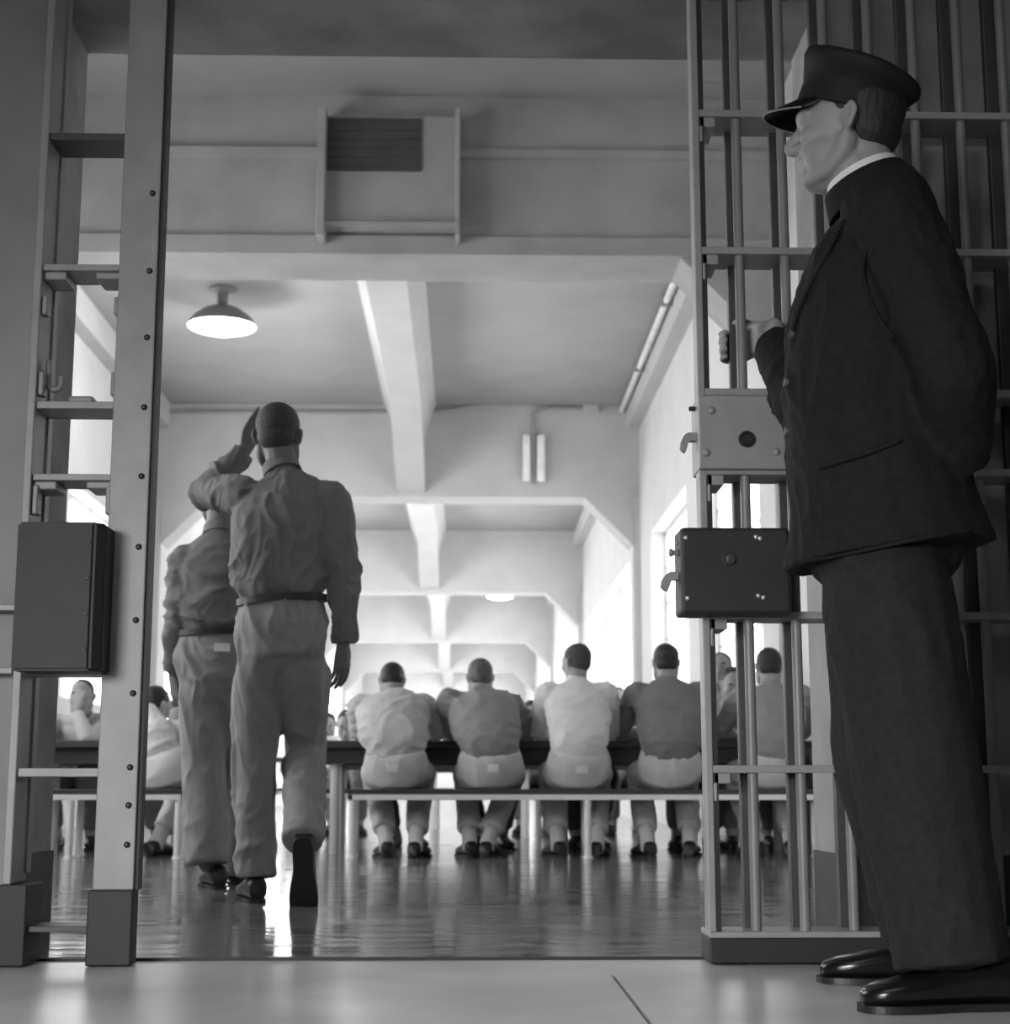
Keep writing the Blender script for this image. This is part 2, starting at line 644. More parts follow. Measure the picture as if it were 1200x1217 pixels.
lx = P(265, 345, 14.9)
dome_lamp(V((lx.x, lx.y, CEIL)), 'glowing dome lamp on the ceiling of the first bay over the walking men')
for k, yy in enumerate((24.5, 34.5, 45.0)):
    dome_lamp(V((lx.x, yy, CEIL)), 'dome lamp in the same row %s bay behind the first' % ('one', 'two', 'three')[k] if k == 0 else 'dome lamp in the left row, %s bays behind the nearest lamp' % ('one', 'two', 'three')[k])
lx2 = P(594, 712, 37.0)
dome_lamp(V((lx2.x, 37.0, CEIL)), 'small distant dome lamp hanging between the far girders')

# ================================================================== BARRED GATE
bars_x = [P(818 + 52.7 * i, 0, Y_GATE + .015).x for i in range(0, 11)]
GX0 = P(838, 900, Y_GATE).x            # stile left face
GX1 = bars_x[-1] + .02
rail_y = [135, 298, 466, 560, 731, 914]
rail_z = [P(900, y, Y_GATE).z for y in rail_y]
z_bot = P(900, 1108, Y_GATE).z
g = thing('barred_gate', 'heavy steel barred gate with lock boxes beside the uniformed guard', 'gate', (GX0, Y_GATE, 0))
# stile
b = BM()
box(b, (GX0, Y_GATE, z_bot), (GX0 + .018, Y_GATE + .06, 2.9), .003)
st = obj('stile', b, 'steel_paint', g)
b = BM()
box(b, (GX0 + .018, Y_GATE + .004, z_bot), (GX0 + .03, Y_GATE + .018, 2.9))
obj('edge_angle', b, 'dark_steel', st)
for i, z in enumerate(rail_z):
    b = BM()
    box(b, (GX0 + .018, Y_GATE, z - .007), (GX1, Y_REAR, z + .007), .002)
    box(b, (GX0 + .018, Y_GATE - .002, z - .009), (GX1, Y_GATE + .012, z + .009), .002)
    rl = obj('rail', b, 'steel_paint', g)
    b = BM()
    box(b, (GX0 + .018, Y_GATE + .004, z - .034), (GX0 + .06, Y_REAR - .01, z - .007), .004)
    if i not in (2,):
        box(b, (GX0 + .018, Y_GATE + .003, z - .075), (GX0 + .028, Y_GATE + .05, z - .03), .004)
    obj('corner_bracket', b, 'steel_paint', rl)
b = BM()
box(b, (GX0, Y_GATE - .006, 0.002), (GX1, Y_REAR, z_bot - .012), .004)
obj('kick_plate', b, 'dark_steel', g)
b = BM()
box(b, (GX0, Y_GATE - .012, z_bot - .012), (GX1, Y_REAR, z_bot + .002), .003)
obj('bottom_rail', b, 'steel_paint', g)
for i, x in enumerate(bars_x[1:], 1):
    b = BM()
    tube(b, [(x, Y_GATE + .02, z_bot), (x, Y_GATE + .02, 2.9)], [.0125], X, 12, 1, (0, 0))
    obj('front_bar', b, 'bar_paint', g, True, 40)
    b = BM()
    box(b, (x - .016, Y_REAR - .03, z_bot), (x + .016, Y_REAR - .006, 2.9), .003)
    obj('rear_bar', b, 'rear_steel', g)
# collar on a bar near the guard's back
b = BM()
x = bars_x[7]
for zz in (P(1168, 573, Y_GATE).z, P(1168, 585, Y_GATE).z):
    tube(b, [(x, Y_GATE + .02, zz - .008), (x, Y_GATE + .02, zz + .008)], [.021], X, 14, 1, (.4, .4))
obj('bar_collar', b, 'bar_paint', g, True, 40)


def hook(b, base, w, h, d):
    """a hooked bolt pointing to -x, curling down"""
    poly = [(0, .35), (-.55, .38), (-.78, .22), (-.95, -.1), (-1, -.45), (-.9, -.6), (-.72, -.72), (-.62, -.45), (-.55, -.2), (-.45, -.08), (0, -.08)]
    prism(b, [(base.x + p[0] * w, base.z + p[1] * h) for p in poly], 'y', base.y, base.y + d)


# upper lock plate
yl = Y_GATE - .02
a, c = P(831, 557, yl), P(932, 470, yl)
lp = None
b = BM()
box(b, (a.x, yl, a.z), (c.x, Y_REAR - .03, c.z), .004)
lp = obj('lock_plate', b, 'steel_paint', g)
b = BM()
ctr = P(887, 522, yl)
lathe(b, ctr, -Yv, X, [(.0, -.004), (.020, -.004), (.020, .006), (.015, .012), (.012, .007), (0, .007)], 24)
obj('keyhole_boss', b, 'bolt_steel', lp, True, 40)
for px, py in ((845, 488), (839, 538), (922, 537)):
    b = BM()
    lathe(b, P(px, py, yl), -Yv, X, [(.010, -.002), (.009, .004), (.005, .007), (0, .008)], 14)
    obj('rivet', b, 'steel_paint', lp, True, 50)
b = BM()
hook(b, P(829, 522, yl + .05), .042, .045, .022)
obj('hook_bolt', b, 'panel_steel', lp)
b = BM()
p0 = P(831, 486, yl + .05)
tube(b, [p0, p0 - X * .025], [.006], Z, 10, 1, (.3, .3))
obj('latch_pin', b, 'dark_steel', lp, True, 40)
# lower lock box, standing proud of the gate
yb = Y_GATE - .085
a, c = P(808, 729, yb), P(938, 627, yb)
b = BM()
box(b, (a.x + .004, yb, a.z), (c.x, Y_GATE + .03, c.z), .008)
lb = obj('lock_box', b, 'dark_steel', g)
b = BM()
lathe(b, P(866, 664, yb), -Yv, X, [(.0, -.004), (.017, -.004), (.017, .004), (.013, .008), (.010, .003), (.004, .003), (0, .006)], 24)
obj('keyhole_boss', b, 'rear_steel', lb, True, 40)
for px, py in ((815, 639), (898, 638), (903, 640), (817, 711), (901, 708), (907, 710)):
    b = BM()
    lathe(b, P(px, py, yb), -Yv, X, [(.006, -.002), (.0055, .003), (.003, .005), (0, .0055)], 12)
    obj('rivet', b, 'bright_bolt', lb, True, 50)
b = BM()
hook(b, P(812, 687, yb + .045), .052, .042, .024)
obj('hook_bolt', b, 'panel_steel', lb)
b = BM()
p0 = P(809, 657, yb + .045)
tube(b, [p0, p0 - X * .012, p0 - X * .014, p0 - X * .024], [.008, .008, .006, .006], Z, 10, 1, (.3, .3))
tube(b, [p0 - X * .02, p0 - X * .026], [.010], Z, 10, 1, (.3, .3))
p1 = P(807, 645, yb + .045)
tube(b, [p1 + X * .01, p1 - X * .006], [.006], Z, 10, 1, (.3, .3))
obj('latch_pin', b, 'bar_paint', lb, True, 40)

# ================================================================== LEFT FRAME
FXr = P(155, 1143, Y_GATE).x
FXl = P(106, 1143, Y_GATE).x
t = thing('gate_frame', 'steel gate frame with riveted post, cross rails and dark lock cover', 'frame', (FXl, Y_GATE, 0))
zbase = P(130, 1058, Y_GATE).z
b = BM()
box(b, (FXl, Y_GATE, zbase), (FXr, Y_GATE + .05, 2.9), .003)
post = obj('post', b, 'steel_paint', t)
for py in (230, 322, 401, 484, 566, 650, 737, 824, 912, 957, 1004):
    q = P(175, py, Y_GATE)
    b = BM()
    lathe(b, V((FXr - .018, Y_GATE, q.z)), -Yv, X, [(.008, -.002), (.007, .004), (.004, .006), (0, .007)], 12)
    obj('rivet', b, 'bolt_steel', post, True, 50)
b = BM()
box(b, (FXl - .008, Y_GATE - .01, .0), (FXr + .002, Y_GATE + .055, zbase), .004)
obj('post_base', b, 'dark_steel', t)
b = BM()
box(b, (FXr - .004, Y_GATE + .01, zbase), (FXr + .008, Y_GATE + .06, 2.9))
obj('edge_strip', b, 'dark_steel', t)
SX = P(40, 320, Y_GATE).x
b = BM()
box(b, (SX, Y_GATE, .18), (SX + .02, Y_REAR, 2.9), .003)
obj('stile', b, 'steel_paint', t)
b = BM()
box(b, (SX - .005, Y_GATE - .01, .0), (SX + .06, Y_REAR, .18), .003)
obj('stile_base', b, 'dark_steel', t)
for k, (py, th) in enumerate(((160, .009), (316, .008), (480, .009), (566, .008), (797, .008), (918, .01), (1105, .007))):
    z = P(95, py, Y_GATE).z
    b = BM()
    box(b, (SX + .02, Y_GATE + .01, z - th), (FXl, Y_REAR, z + th), .002)
    if k in (1, 3):
        box(b, (SX + .02, Y_GATE + .02, z - .028), (SX + .075, Y_REAR - .01, z - th), .004)
        box(b, (FXl - .06, Y_GATE + .02, z - .026), (FXl, Y_REAR - .01, z - th), .004)
    if k == 2:
        box(b, (SX + .09, Y_GATE + .03, z + th), (SX + .15, Y_REAR - .02, z + .028), .006)
    obj('rail', b, 'steel_paint' if k not in (0, 6) else 'rear_steel', t)
for (py0, py1) in ((350, 372), (440, 468), (575, 610)):
    b = BM()
    z0, z1 = P(140, py1, Y_GATE).z, P(140, py0, Y_GATE).z
    box(b, (FXl - .012, Y_GATE + .015, z0), (FXl, Y_GATE + .05, z1), .004)
    obj('weld_bracket', b, 'steel_paint', t)
    b = BM()
    box(b, (SX + .02, Y_GATE + .012, z0), (SX + .034, Y_GATE + .05, z1), .004)
    obj('weld_bracket', b, 'steel_paint', t)
# sliding channel and small hooked latch behind the rails
b = BM()
cx = P(60, 320, Y_REAR).x
box(b, (cx, Y_REAR - .02, .2), (cx + .02, Y_REAR + .02, 2.5), .003)
obj('slide_channel', b, 'steel_paint', t)
b = BM()
q0, q1 = P(58, 430, Y_GATE + .05), P(58, 458, Y_GATE + .05)
tube(b, [q0, (q0 + q1) / 2, q1, q1 + V((.012, 0, -.012)), q1 + V((.028, 0, -.004)), q1 + V((.03, 0, .02))], [.007], Yv, 10, 3)
obj('latch_hook', b, 'panel_steel', t, True)
# dark lock cover
yb = Y_GATE - .12
a, c = P(12, 797, yb), P(113, 620, yb)
b = BM()
prism(b, [(a.x, yb), (c.x, yb), (c.x + .020, yb + .03), (c.x + .020, Y_GATE + .004), (a.x, Y_GATE + .004)], 'z', a.z, c.z)
bmesh.ops.bevel(b, geom=[e for e in b.edges], offset=.006, segments=2, affect='EDGES')
lc = obj('lock_cover', b, 'dark_steel', t)
for k in range(4):
    z = a.z + (c.z - a.z) * (.14 + .24 * k)
    b = BM()
    lathe(b, V((c.x - .012, yb, z)), -Yv, X, [(.005, -.002), (.0045, .002), (0, .004)], 10)
    obj('rivet', b, 'rear_steel', lc, True, 50)

# steel panel to the left of the frame
t = thing('steel_panel', 'plain grey steel panel at the frame\'s outer side with a cross rail', 'panel', (SX - .4, Y_GATE + .06, 0))
b = BM()
box(b, (SX - 1.0, Y_GATE + .05, .0), (SX - .004, Y_GATE + .1, 2.9), .003)
obj('plate', b, 'panel_steel', t)
for py in (722, 797):
    z = P(10, py, Y_GATE).z
    b = BM()
    box(b, (SX - 1.0, Y_GATE, z - .007), (SX - .002, Y_GATE + .05, z + .007), .002)
    obj('rail', b, 'steel_paint', t)


# ================================================================== BENCHES, TABLES
BZ, BY0, BY1 = .385, 9.22, 9.50


def bench(x0, x1, legs, label, y0=BY0, y1=BY1):
    t = thing('dining_bench', label, 'bench', ((x0 + x1) / 2, (y0 + y1) / 2, 0), 'benches of the dining hall')
    b = BM()
    box(b, (x0, y0, BZ - .028), (x1, y1, BZ), .004)
    obj('seat', b, 'bench_board', t)
    b = BM()
    box(b, (x0, y0, BZ - .06), (x1, y0 + .03, BZ - .029), .003)
    box(b, (x0, y1 - .03, BZ - .06), (x1, y1, BZ - .029), .003)
    box(b, (x0, y0, BZ - .06), (x0 + .03, y1, BZ - .029), .003)
    box(b, (x1 - .03, y0, BZ - .06), (x1, y1, BZ - .029), .003)
    obj('seat_frame', b, 'bench_steel', t)
    for lx_ in legs:
        for yy in (y0 + .022, y1 - .022):
            b = BM()
            tube(b, [(lx_, yy, .012), (lx_, yy, BZ - .06)], [.021], X, 12, 1, (0, 0))
            lg = obj('leg', b, 'bench_steel', t, True, 40)
            b = BM()
            lathe(b, V((lx_, yy, 0)), Z, X, [(0, 0), (.03, 0), (.028, .012), (.022, .016), (0, .016)], 14)
            obj('foot', b, 'bench_steel', lg, True, 40)
    return t


def table(x0, x1, label, y0=9.74, y1=10.42, h=.675, ped=None):
    t = thing('dining_table', label, 'table', ((x0 + x1) / 2, (y0 + y1) / 2, 0), 'long tables of the dining hall')
    b = BM()
    box(b, (x0, y0, h - .045), (x1, y1, h), .006)
    obj('tabletop', b, 'table_top', t)
    b = BM()
    box(b, (x0 + .05, y0 + .05, h - .14), (x1 - .05, y0 + .075, h - .045))
    box(b, (x0 + .05, y1 - .075, h - .14), (x1 - .05, y1 - .05, h - .045))
    box(b, (x0 + .05, y0 + .05, h - .14), (x0 + .075, y1 - .05, h - .045))
    box(b, (x1 - .075, y0 + .05, h - .14), (x1 - .05, y1 - .05, h - .045))
    obj('apron', b, 'table_apron', t)
    for xx in (ped or (x0 + .12, (x0 + x1) / 2, x1 - .12)):
        for yy in (y0 + .12, y1 - .12):
            b = BM()
            tube(b, [(xx, yy, .0), (xx, yy, h - .05)], [.028], X, 12, 1, (0, 0))
            obj('leg', b, 'bench_steel', t, True, 40)
    return t


def xat(px, Y=9.3, py=940):
    return P(px, py, Y).x


bench(xat(414), RX - .05, [xat(420), xat(697), RX - .12], 'long dining bench carrying the row of men seen from behind')
bench(xat(-150), xat(223), [xat(-130), xat(88), xat(215)], 'dining bench carrying the man in the white shirt beyond the gate frame')
bench(xat(378, 10.75), RX - .12, [xat(400, 10.75), xat(690, 10.75), RX - .2], 'bench on the far side of the table in front of the row of men', 10.62, 10.9)
bench(xat(-150, 10.75), xat(222, 10.75), [xat(-120, 10.75), xat(60, 10.75), xat(205, 10.75)], 'bench on the far side of the table seen through the gate frame', 10.62, 10.9)
TX0 = xat(372, 9.75)
table(TX0, RX - .06, 'long dark dining table in front of the row of seated men')
table(xat(-150, 9.75), xat(226, 9.75), 'dark dining table seen through the left gate frame')
table(xat(385, 12.8), RX - .1, 'dining table one row behind the table of the seated row', 12.7, 13.3)
bench(xat(385, 13.7), 1.9, [xat(400, 13.7), xat(640, 13.7), 1.85], 'bench behind the second row table', 13.6, 13.88)
table(xat(330, 15.8), xat(700, 15.8), 'farthest dining table in view behind the swinging hand of the tall man', 15.5, 16.1)
bench(xat(330, 16.6), xat(700, 16.6), [xat(345, 16.6), xat(520, 16.6), xat(690, 16.6)], 'bench behind the farthest dining table in view', 16.45, 16.73)


# tableware
def cup(c, label, r=.042, h=.1):
    t = thing('mug', label, 'mug', c, 'mugs on the dining tables')
    b = BM()
    lathe(b, c, Z, X, [(0, .002), (r * .85, .002), (r * .95, .01), (r, h), (r * .92, h), (r * .86, .012), (0, .01)], 22)
    obj('cup_body', b, 'cup_enamel', t, True, 50)
    b = BM()
    tube(b, [c + V((r * .9, 0, h * .82)), c + V((r * 1.6, 0, h * .75)), c + V((r * 1.65, 0, h * .4)), c + V((r * .92, 0, h * .25))], [.006], Yv, 8, 4)
    obj('handle', b, 'cup_enamel', t, True)


TZ = .675
cup(V((xat(533, 9.92), 9.92, TZ)), 'small white mug on the table between the first two seated men')
cup(V((xat(640, 9.95), 9.95, TZ)), 'white mug on the table just right of the grey haired man', .045, .11)
cup(V((xat(760, 9.9), 9.9, TZ)), 'white mug on the table beside the man sitting next to the gate', .045, .09)
cup(V((xat(852, 10.0), 10.0, TZ)), 'tall white mug on the table seen through the gate bars', .045, .16)


def coffee_pot(c, label):
    t = thing('coffee_pot', label, 'pot', c)
    b = BM()
    lathe(b, c, Z, X, [(0, 0), (.075, 0), (.08, .02), (.06, .16), (.05, .2), (0, .2)], 24)
    obj('pot_body', b, 'pot_metal', t, True, 45)
    b = BM()
    lathe(b, c, Z, X, [(.052, .2), (.05, .212), (.03, .235), (.01, .25), (.008, .29), (.004, .335), (0, .34)], 20)
    obj('lid', b, 'pot_metal', t, True, 45)
    b = BM()
    tube(b, [c + V((.06, 0, .17)), c + V((.115, 0, .16)), c + V((.12, 0, .08)), c + V((.075, 0, .04))], [.009], Yv, 8, 4)
    obj('handle', b, 'pot_metal', t, True)
    b = BM()
    tube(b, [c + V((-.06, 0, .07)), c + V((-.1, 0, .12)), c + V((-.125, 0, .19))], [.018, .013, .009], Yv, 10, 3)
    obj('spout', b, 'pot_metal', t, True)


coffee_pot(V((xat(746, 10.2), 10.2, TZ)), 'metal coffee pot with a pointed lid between the two right hand diners')

# ================================================================== PEOPLE
def head_frame(F, U=Z):
    F = V(F).normalized()
    R = F.cross(U).normalized()
    return F, R, R.cross(F).normalized()


def head_shapes(bm, c, fr, s):
    """skull, face, nose, lips, ears as overlapping closed shapes, to be fused with the body"""
    F, R, U = fr

    def q(f, r, u):
        return c + (F * f + R * r + U * u) * s
    e = lambda f, r, u, a, b, d: ell(bm, q(f, r, u), F * a * s, R * b * s, U * d * s)
    e(-.008, 0, .036, .100, .077, .084)
    e(.022, 0, .0, .074, .068, .09)
    e(.036, 0, -.04, .058, .056, .06)
    e(.062, 0, -.092, .03, .034, .026)
    for k in (-1, 1):
        tube(bm, [q(-.012, .058 * k, -.035), q(.0, .058 * k, -.07), q(.035, .043 * k, -.095), q(.072, .016 * k, -.1)], [.022 * s, .022 * s, .02 * s, .018 * s], U, 10, 3)
        e(.058, .04 * k, -.018, .032, .026, .022)                      # cheek
        e(.078, .031 * k, .012, .014, .017, .011)                      # eyelid
        e(.095, .013 * k, -.03, .013, .009, .009)                      # nostril wing
        tube(bm, [q(-.014, .070 * k, .022), q(-.024, .084 * k, .026), q(-.032, .090 * k, .008), q(-.020, .084 * k, -.018), q(-.008, .070 * k, -.028)], [.006 * s, .008 * s, .007 * s, .007 * s, .006 * s], F, 8, 3)
        e(-.018, .073 * k, .0, .015, .009, .024)
    tube(bm, [q(.074, -.048, .03), q(.09, -.02, .034), q(.092, 0, .031), q(.09, .02, .034), q(.074, .048, .03)], [.012 * s], U, 10, 3)
    tube(bm, [q(.088, 0, .03), q(.1, 0, .006), q(.117, 0, -.02), q(.112, 0, -.032), q(.094, 0, -.036)], [.008 * s, .009 * s, .012 * s, .011 * s, .008 * s], R, 10, 3)
    tube(bm, [q(.076, -.025, -.061), q(.093, -.008, -.055), q(.093, .008, -.055), q(.076, .025, -.061)], [.006 * s, .0075 * s, .0075 * s, .006 * s], U, 8, 3)
    tube(bm, [q(.074, -.022, -.066), q(.09, 0, -.07), q(.074, .022, -.066)], [.006 * s, .009 * s, .006 * s], U, 8, 3)


def hand_shapes(bm, wrist, d, n, right, curl=.5, s=1., thumb_out=.55):
    """palm, four fingers and a thumb; d = towards the fingers, n = palm normal"""
    d = V(d).normalized()
    n = V(n)
    n = (n - d * n.dot(d)).normalized()
    sd = d.cross(n) if right else n.cross(d)
    W = V(wrist)
    tube(bm, [W - d * .02 * s, W + d * .02 * s, W + d * .06 * s, W + d * .095 * s], [(.027 * s, .02 * s), (.033 * s, .019 * s), (.041 * s, .016 * s), (.042 * s, .013 * s)], sd, 14, 3, (.5, .5))
    for off, L, r in ((.034, .076, .0088), (.0115, .086, .0092), (-.0118, .08, .0088), (-.034, .062, .0078)):
        p = W + d * .09 * s + sd * off * s
        pts = [p - d * .02 * s, p]
        ang = 0
        dirn = d
        for ln, k in ((.45, .8), (.31, 1.1), (.24, .8)):
            ang += curl * k
            dirn = (d * math.cos(ang) + n * math.sin(ang) + sd * off * 1.2 * max(0, 1 - curl)).normalized()
            p = p + dirn * L * ln * s
            pts.append(p)
        tube(bm, pts, [r * s * 1.05, r * s * 1.08, r * s, r * s * .93, r * s * .8], sd, 8, 2, (.5, 1))
    p = W + d * .025 * s + sd * .022 * s
    v1 = (sd * thumb_out + d * .75 + n * .35).normalized()
    v2 = (sd * thumb_out * .35 + d * .85 + n * (.35 + curl * .5)).normalized()
    tube(bm, [p, p + v1 * .045 * s, p + v1 * .045 * s + v2 * .032 * s, p + v1 * .045 * s + v2 * .06 * s], [.016 * s, .0125 * s, .0108 * s, .009 * s], n, 8, 3, (.5, 1))


def shoe(name, ankle, toe, parent, material, L=.29, sole=True, up=None):
    """leather shoe; ankle = point over the heel, at the ground height of its sole"""
    d = V(toe).normalized()
    u = V(up).normalized() if up else Z
    r = d.cross(u).normalized()
    u = r.cross(d).normalized()
    g = V(ankle)
    b = BM()
    prof = [(-.075, .030, .058), (-.055, .036, .078), (-.01, .037, .085), (.04, .038, .078), (.09, .043, .058), (.14, .048, .046), (.18, .044, .038), (.205, .030, .030), (.214, .012, .022)]
    k = L / .29
    rings = []
    n = 16
    for f, w, h in prof:
        ring = []
        for i in range(n):
            th = 2 * math.pi * i / n
            cx, sx = math.cos(th), math.sin(th)
            z = h * (.5 + .5 * math.copysign(abs(sx) ** .75, sx))
            ring.append(b.verts.new(g + d * f * k + r * (w * k * math.copysign(abs(cx) ** .7, cx)) + u * (.012 + z * k)))
        rings.append(ring)
    for r0, r1 in zip(rings, rings[1:]):
        for i in range(n):
            b.faces.new((r0[i], r0[(i + 1) % n], r1[(i + 1) % n], r1[i]))
    b.faces.new(rings[0][::-1])
    b.faces.new(rings[-1])
    o = obj(name, b, material, parent, True, 60)
    if sole:
        b = BM()
        out = [(-.082, .0), (-.07, .028), (-.03, .036), (.04, .036), (.10, .046), (.15, .051), (.19, .045), (.213, .027), (.222, 0)]
        oc = [V((f, w)) for f, w in out]
        out = [tuple(crom(oc, q / 4)) for q in range(4 * (len(oc) - 1) + 1)]
        ol = [(f * k, w * k) for f, w in out] + [(f * k, -w * k) for f, w in out[-2:0:-1]]
        v0 = [b.verts.new(g + d * f + r * w + u * .001) for f, w in ol]
        v1 = [b.verts.new(g + d * f + r * w + u * .014) for f, w in ol]
        b.faces.new(v0[::-1])
        b.faces.new(v1)
        for i in range(len(ol)):
            j = (i + 1) % len(ol)
            b.faces.new((v0[i], v0[j], v1[j], v1[i]))
        obj('sole', b, 'prison_shoe', o)
    return o


def lerp(a, b, t):
    return a + (b - a) * t


def person(label, base, J, st, group=None):
    """one figure from its joints J (world points); st = materials and sizes"""
    root = thing('person', label, 'person', base, group)
    vox = st.get('vox', .011)
    S = st.get('s', 1.)
    fr = head_frame(J['hf'], J.get('hu', Z))
    hc = J['head']
    hs = st.get('hs', 1.)
    sr = (J['shR'] - J['shL']).normalized()
    hr = (J['hipR'] - J['hipL']).normalized()
    spine = J['spine']                       # hem ... neck base
    tw = st.get('tw', [(.165, .115), (.158, .112), (.172, .118), (.185, .122), (.15, .085), (.062, .058)])
    neck0 = spine[-1]
    Rr = st.get('hand', 1.)
    # --- body
    b = BM()
    head_shapes(b, hc, fr, hs)
    if st.get('jowl'):
        for k in (-1, 1):
            ell(b, hc + (fr[0] * .032 + fr[1] * .042 * k - fr[2] * .058) * hs, fr[0] * .05, fr[1] * .03, fr[2] * .046)
        ell(b, hc + (fr[0] * .03 - fr[2] * .1) * hs, fr[0] * .05, fr[1] * .048, fr[2] * .03)
        tube(b, [hc + fr[0] * .0 - fr[2] * .06, neck0 + fr[0] * .012], [.062, .066], sr, 14, 3)
    tube(b, [neck0 - (hc - neck0).normalized() * .05, lerp(neck0, hc, .45) - fr[0] * .012, hc - fr[0] * .02 - fr[2] * .03], [.06 * S, .056 * S, .058 * S], sr, 14, 3)
    tube(b, spine[1:-1], [(a * .7, c * .7) for a, c in tw[1:-1]], sr, 16, 3)
    tube(b, [lerp(J['hipL'], J['hipR'], .5), spine[1], spine[2]], [.09 * S], sr, 14, 2)
    tube(b, [J['shL'], lerp(J['shL'], J['shR'], .5), J['shR']], [.045 * S], Z, 10, 2)
    tube(b, [spine[-2], neck0], [.07 * S, .055 * S], sr, 12, 2)
    for k in 'LR':
        sh, el, wr = J['sh' + k], J['el' + k], J['wr' + k]
        tube(b, [sh, el, wr], [.048 * S, .036 * S, .024 * S], None, 10, 3)
        hp = J.get('hand' + k)
        if callable(hp):
            hp(b, wr)
        elif hp:
            hand_shapes(b, wr, hp[0], hp[1], k == 'R', hp[2], Rr)
        hi, kn, an = J['hip' + k], J['kn' + k], J['an' + k]
        tube(b, [lerp(J['hipL'], J['hipR'], .5), hi, kn], [.07 * S, .075 * S, .045 * S], None, 10, 3)
        tube(b, [kn, an], [.045 * S, .032 * S], None, 10, 3)
    me = fuse(b, st.get('bvox', vox * .75), st.get('bsm', 4))
    obj('body', me, st.get('skin', 'skin'), root, True)
    # eyes
    if st.get('eyes'):
        for k in (-1, 1):
            b = BM()
            ell(b, hc + (fr[0] * .0845 + fr[1] * .031 * k + fr[2] * .009) * hs, fr[0] * .0105 * hs, fr[1] * .013 * hs, fr[2] * .006 * hs, 12, 8)
            eo = obj('eye', b, 'eye_white', root, True)
            b = BM()
            ell(b, hc + (fr[0] * .0925 + fr[1] * .031 * k + fr[2] * .009) * hs, fr[0] * .004 * hs, fr[1] * .005 * hs, fr[2] * .005 * hs, 10, 6)
            obj('iris', b, 'patent', eo, True)
            b = BM()
            q = lambda f, r, u: hc + (fr[0] * f + fr[1] * r * k + fr[2] * u) * hs
            tube(b, [q(.092, .015, .035), q(.094, .032, .042), q(.082, .05, .036)], [.005 * hs, .006 * hs, .003 * hs], fr[2], 8, 3)
            obj('eyebrow', b, st.get('hairm', 'dark_hair'), root, True)
    # --- hair
    if st.get('hairm'):
        b = BM()
        hb = st.get('hairbulk', 1.)
        c = hc + (fr[0] * -.026 + fr[2] * .046) * hs
        ell(b, c, fr[0] * .094 * hs * hb, fr[1] * .082 * hs * hb, fr[2] * .084 * hs * hb, 28, 18)
        ell(b, hc + (fr[0] * -.050 + fr[2] * -.002) * hs, fr[0] * .060 * hs, fr[1] * .071 * hs, fr[2] * .062 * hs, 24, 14)
        me = fuse(b, .006 if vox < .009 else .009, 5)
        wrinkle(me, .0012, 40, (1, 1, .5), 2)
        obj('hair', me, st['hairm'], root, True)
    # --- trousers
    b = BM()
    hipc = lerp(J['hipL'], J['hipR'], .5)
    tr = st.get('trad', (.105, .082, .075))
    wst = J.get('waist', spine[0] + (spine[0] - spine[1]).normalized() * .0)
    crw = st.get('pw', [(.158, .118), (.178, .135), (.16, .125)])
    tube(b, [wst, lerp(wst, hipc, .55), hipc + (hipc - wst).normalized() * .03], crw, hr, 18, 4, (.1, .5))
    for k in 'LR':
        hi, kn, an = J['hip' + k], J['kn' + k], J['an' + k]
        hem = lerp(kn, an, st.get('hem', .9))
        tube(b, [lerp(hipc, hi, .6) + (hipc - wst).normalized() * .01, lerp(hi, kn, .3), lerp(hi, kn, .75), kn, lerp(kn, hem, .5), hem],
             [tr[0] * .95, tr[0], lerp(tr[0], tr[1], .7), tr[1] * 1.02, lerp(tr[1], tr[2], .5), tr[2]], hr, 14, 3, (.5, .05))
    me = fuse(b, vox, 12)
    wrinkle(me, st.get('wrt', .010), 6, st.get('wtt', (1.2, 1.2, .55)), st.get('seed', 1))
    tobj = obj('trousers', me, st['trm'], root, True)
    # --- shirt
    b = BM()
    tube(b, spine, tw, sr, 20, 4, (st.get('hemcap', .15), .3))
    yk = st.get('yoke', .058)
    tube(b, [J['shL'], lerp(J['shL'], J['shR'], .5) + Z * .012, J['shR']], [(yk, yk), (yk * 1.05, yk), (yk, yk)], Z, 12, 3)
    sl = st.get('slv', (.072, .058, .042))
    for k in 'LR':
        sh, el, wr = J['sh' + k], J['el' + k], J['wr' + k]
        w2 = lerp(el, wr, st.get('cuff' + k, st.get('cuff', .95)))
        tube(b, [lerp(sh, spine[-2], .18), sh, lerp(sh, el, .5), lerp(sh, el, .93), lerp(el, w2, .12), lerp(el, w2, .5), w2],
             [sl[0] * .95, sl[0], lerp(sl[0], sl[1], .5), sl[1], sl[1], lerp(sl[1], sl[2], .5), sl[2]], None, 14, 3, (.5, .1))
    me = fuse(b, vox, st.get('ssm', 5))
    wrinkle(me, st.get('wrs', .012), st.get('wsc', 7), st.get('wst', (.7, .7, 1.3)), st.get('seed', 1) + 5)
    top = obj(st.get('topname', 'shirt'), me, st['shm'], root, True)
    # collar
    if st.get('collar', True):
        b = BM()
        ax = (hc - fr[2] * .07 - neck0).normalized()
        lathe(b, neck0 + ax * .012, ax, sr, [(.064 * S, -.02), (.073 * S, -.02), (.068 * S, .028), (.060 * S, .028), (.064 * S, -.02)], 24)
        obj('collar', b, st['shm'], root, True, 50)
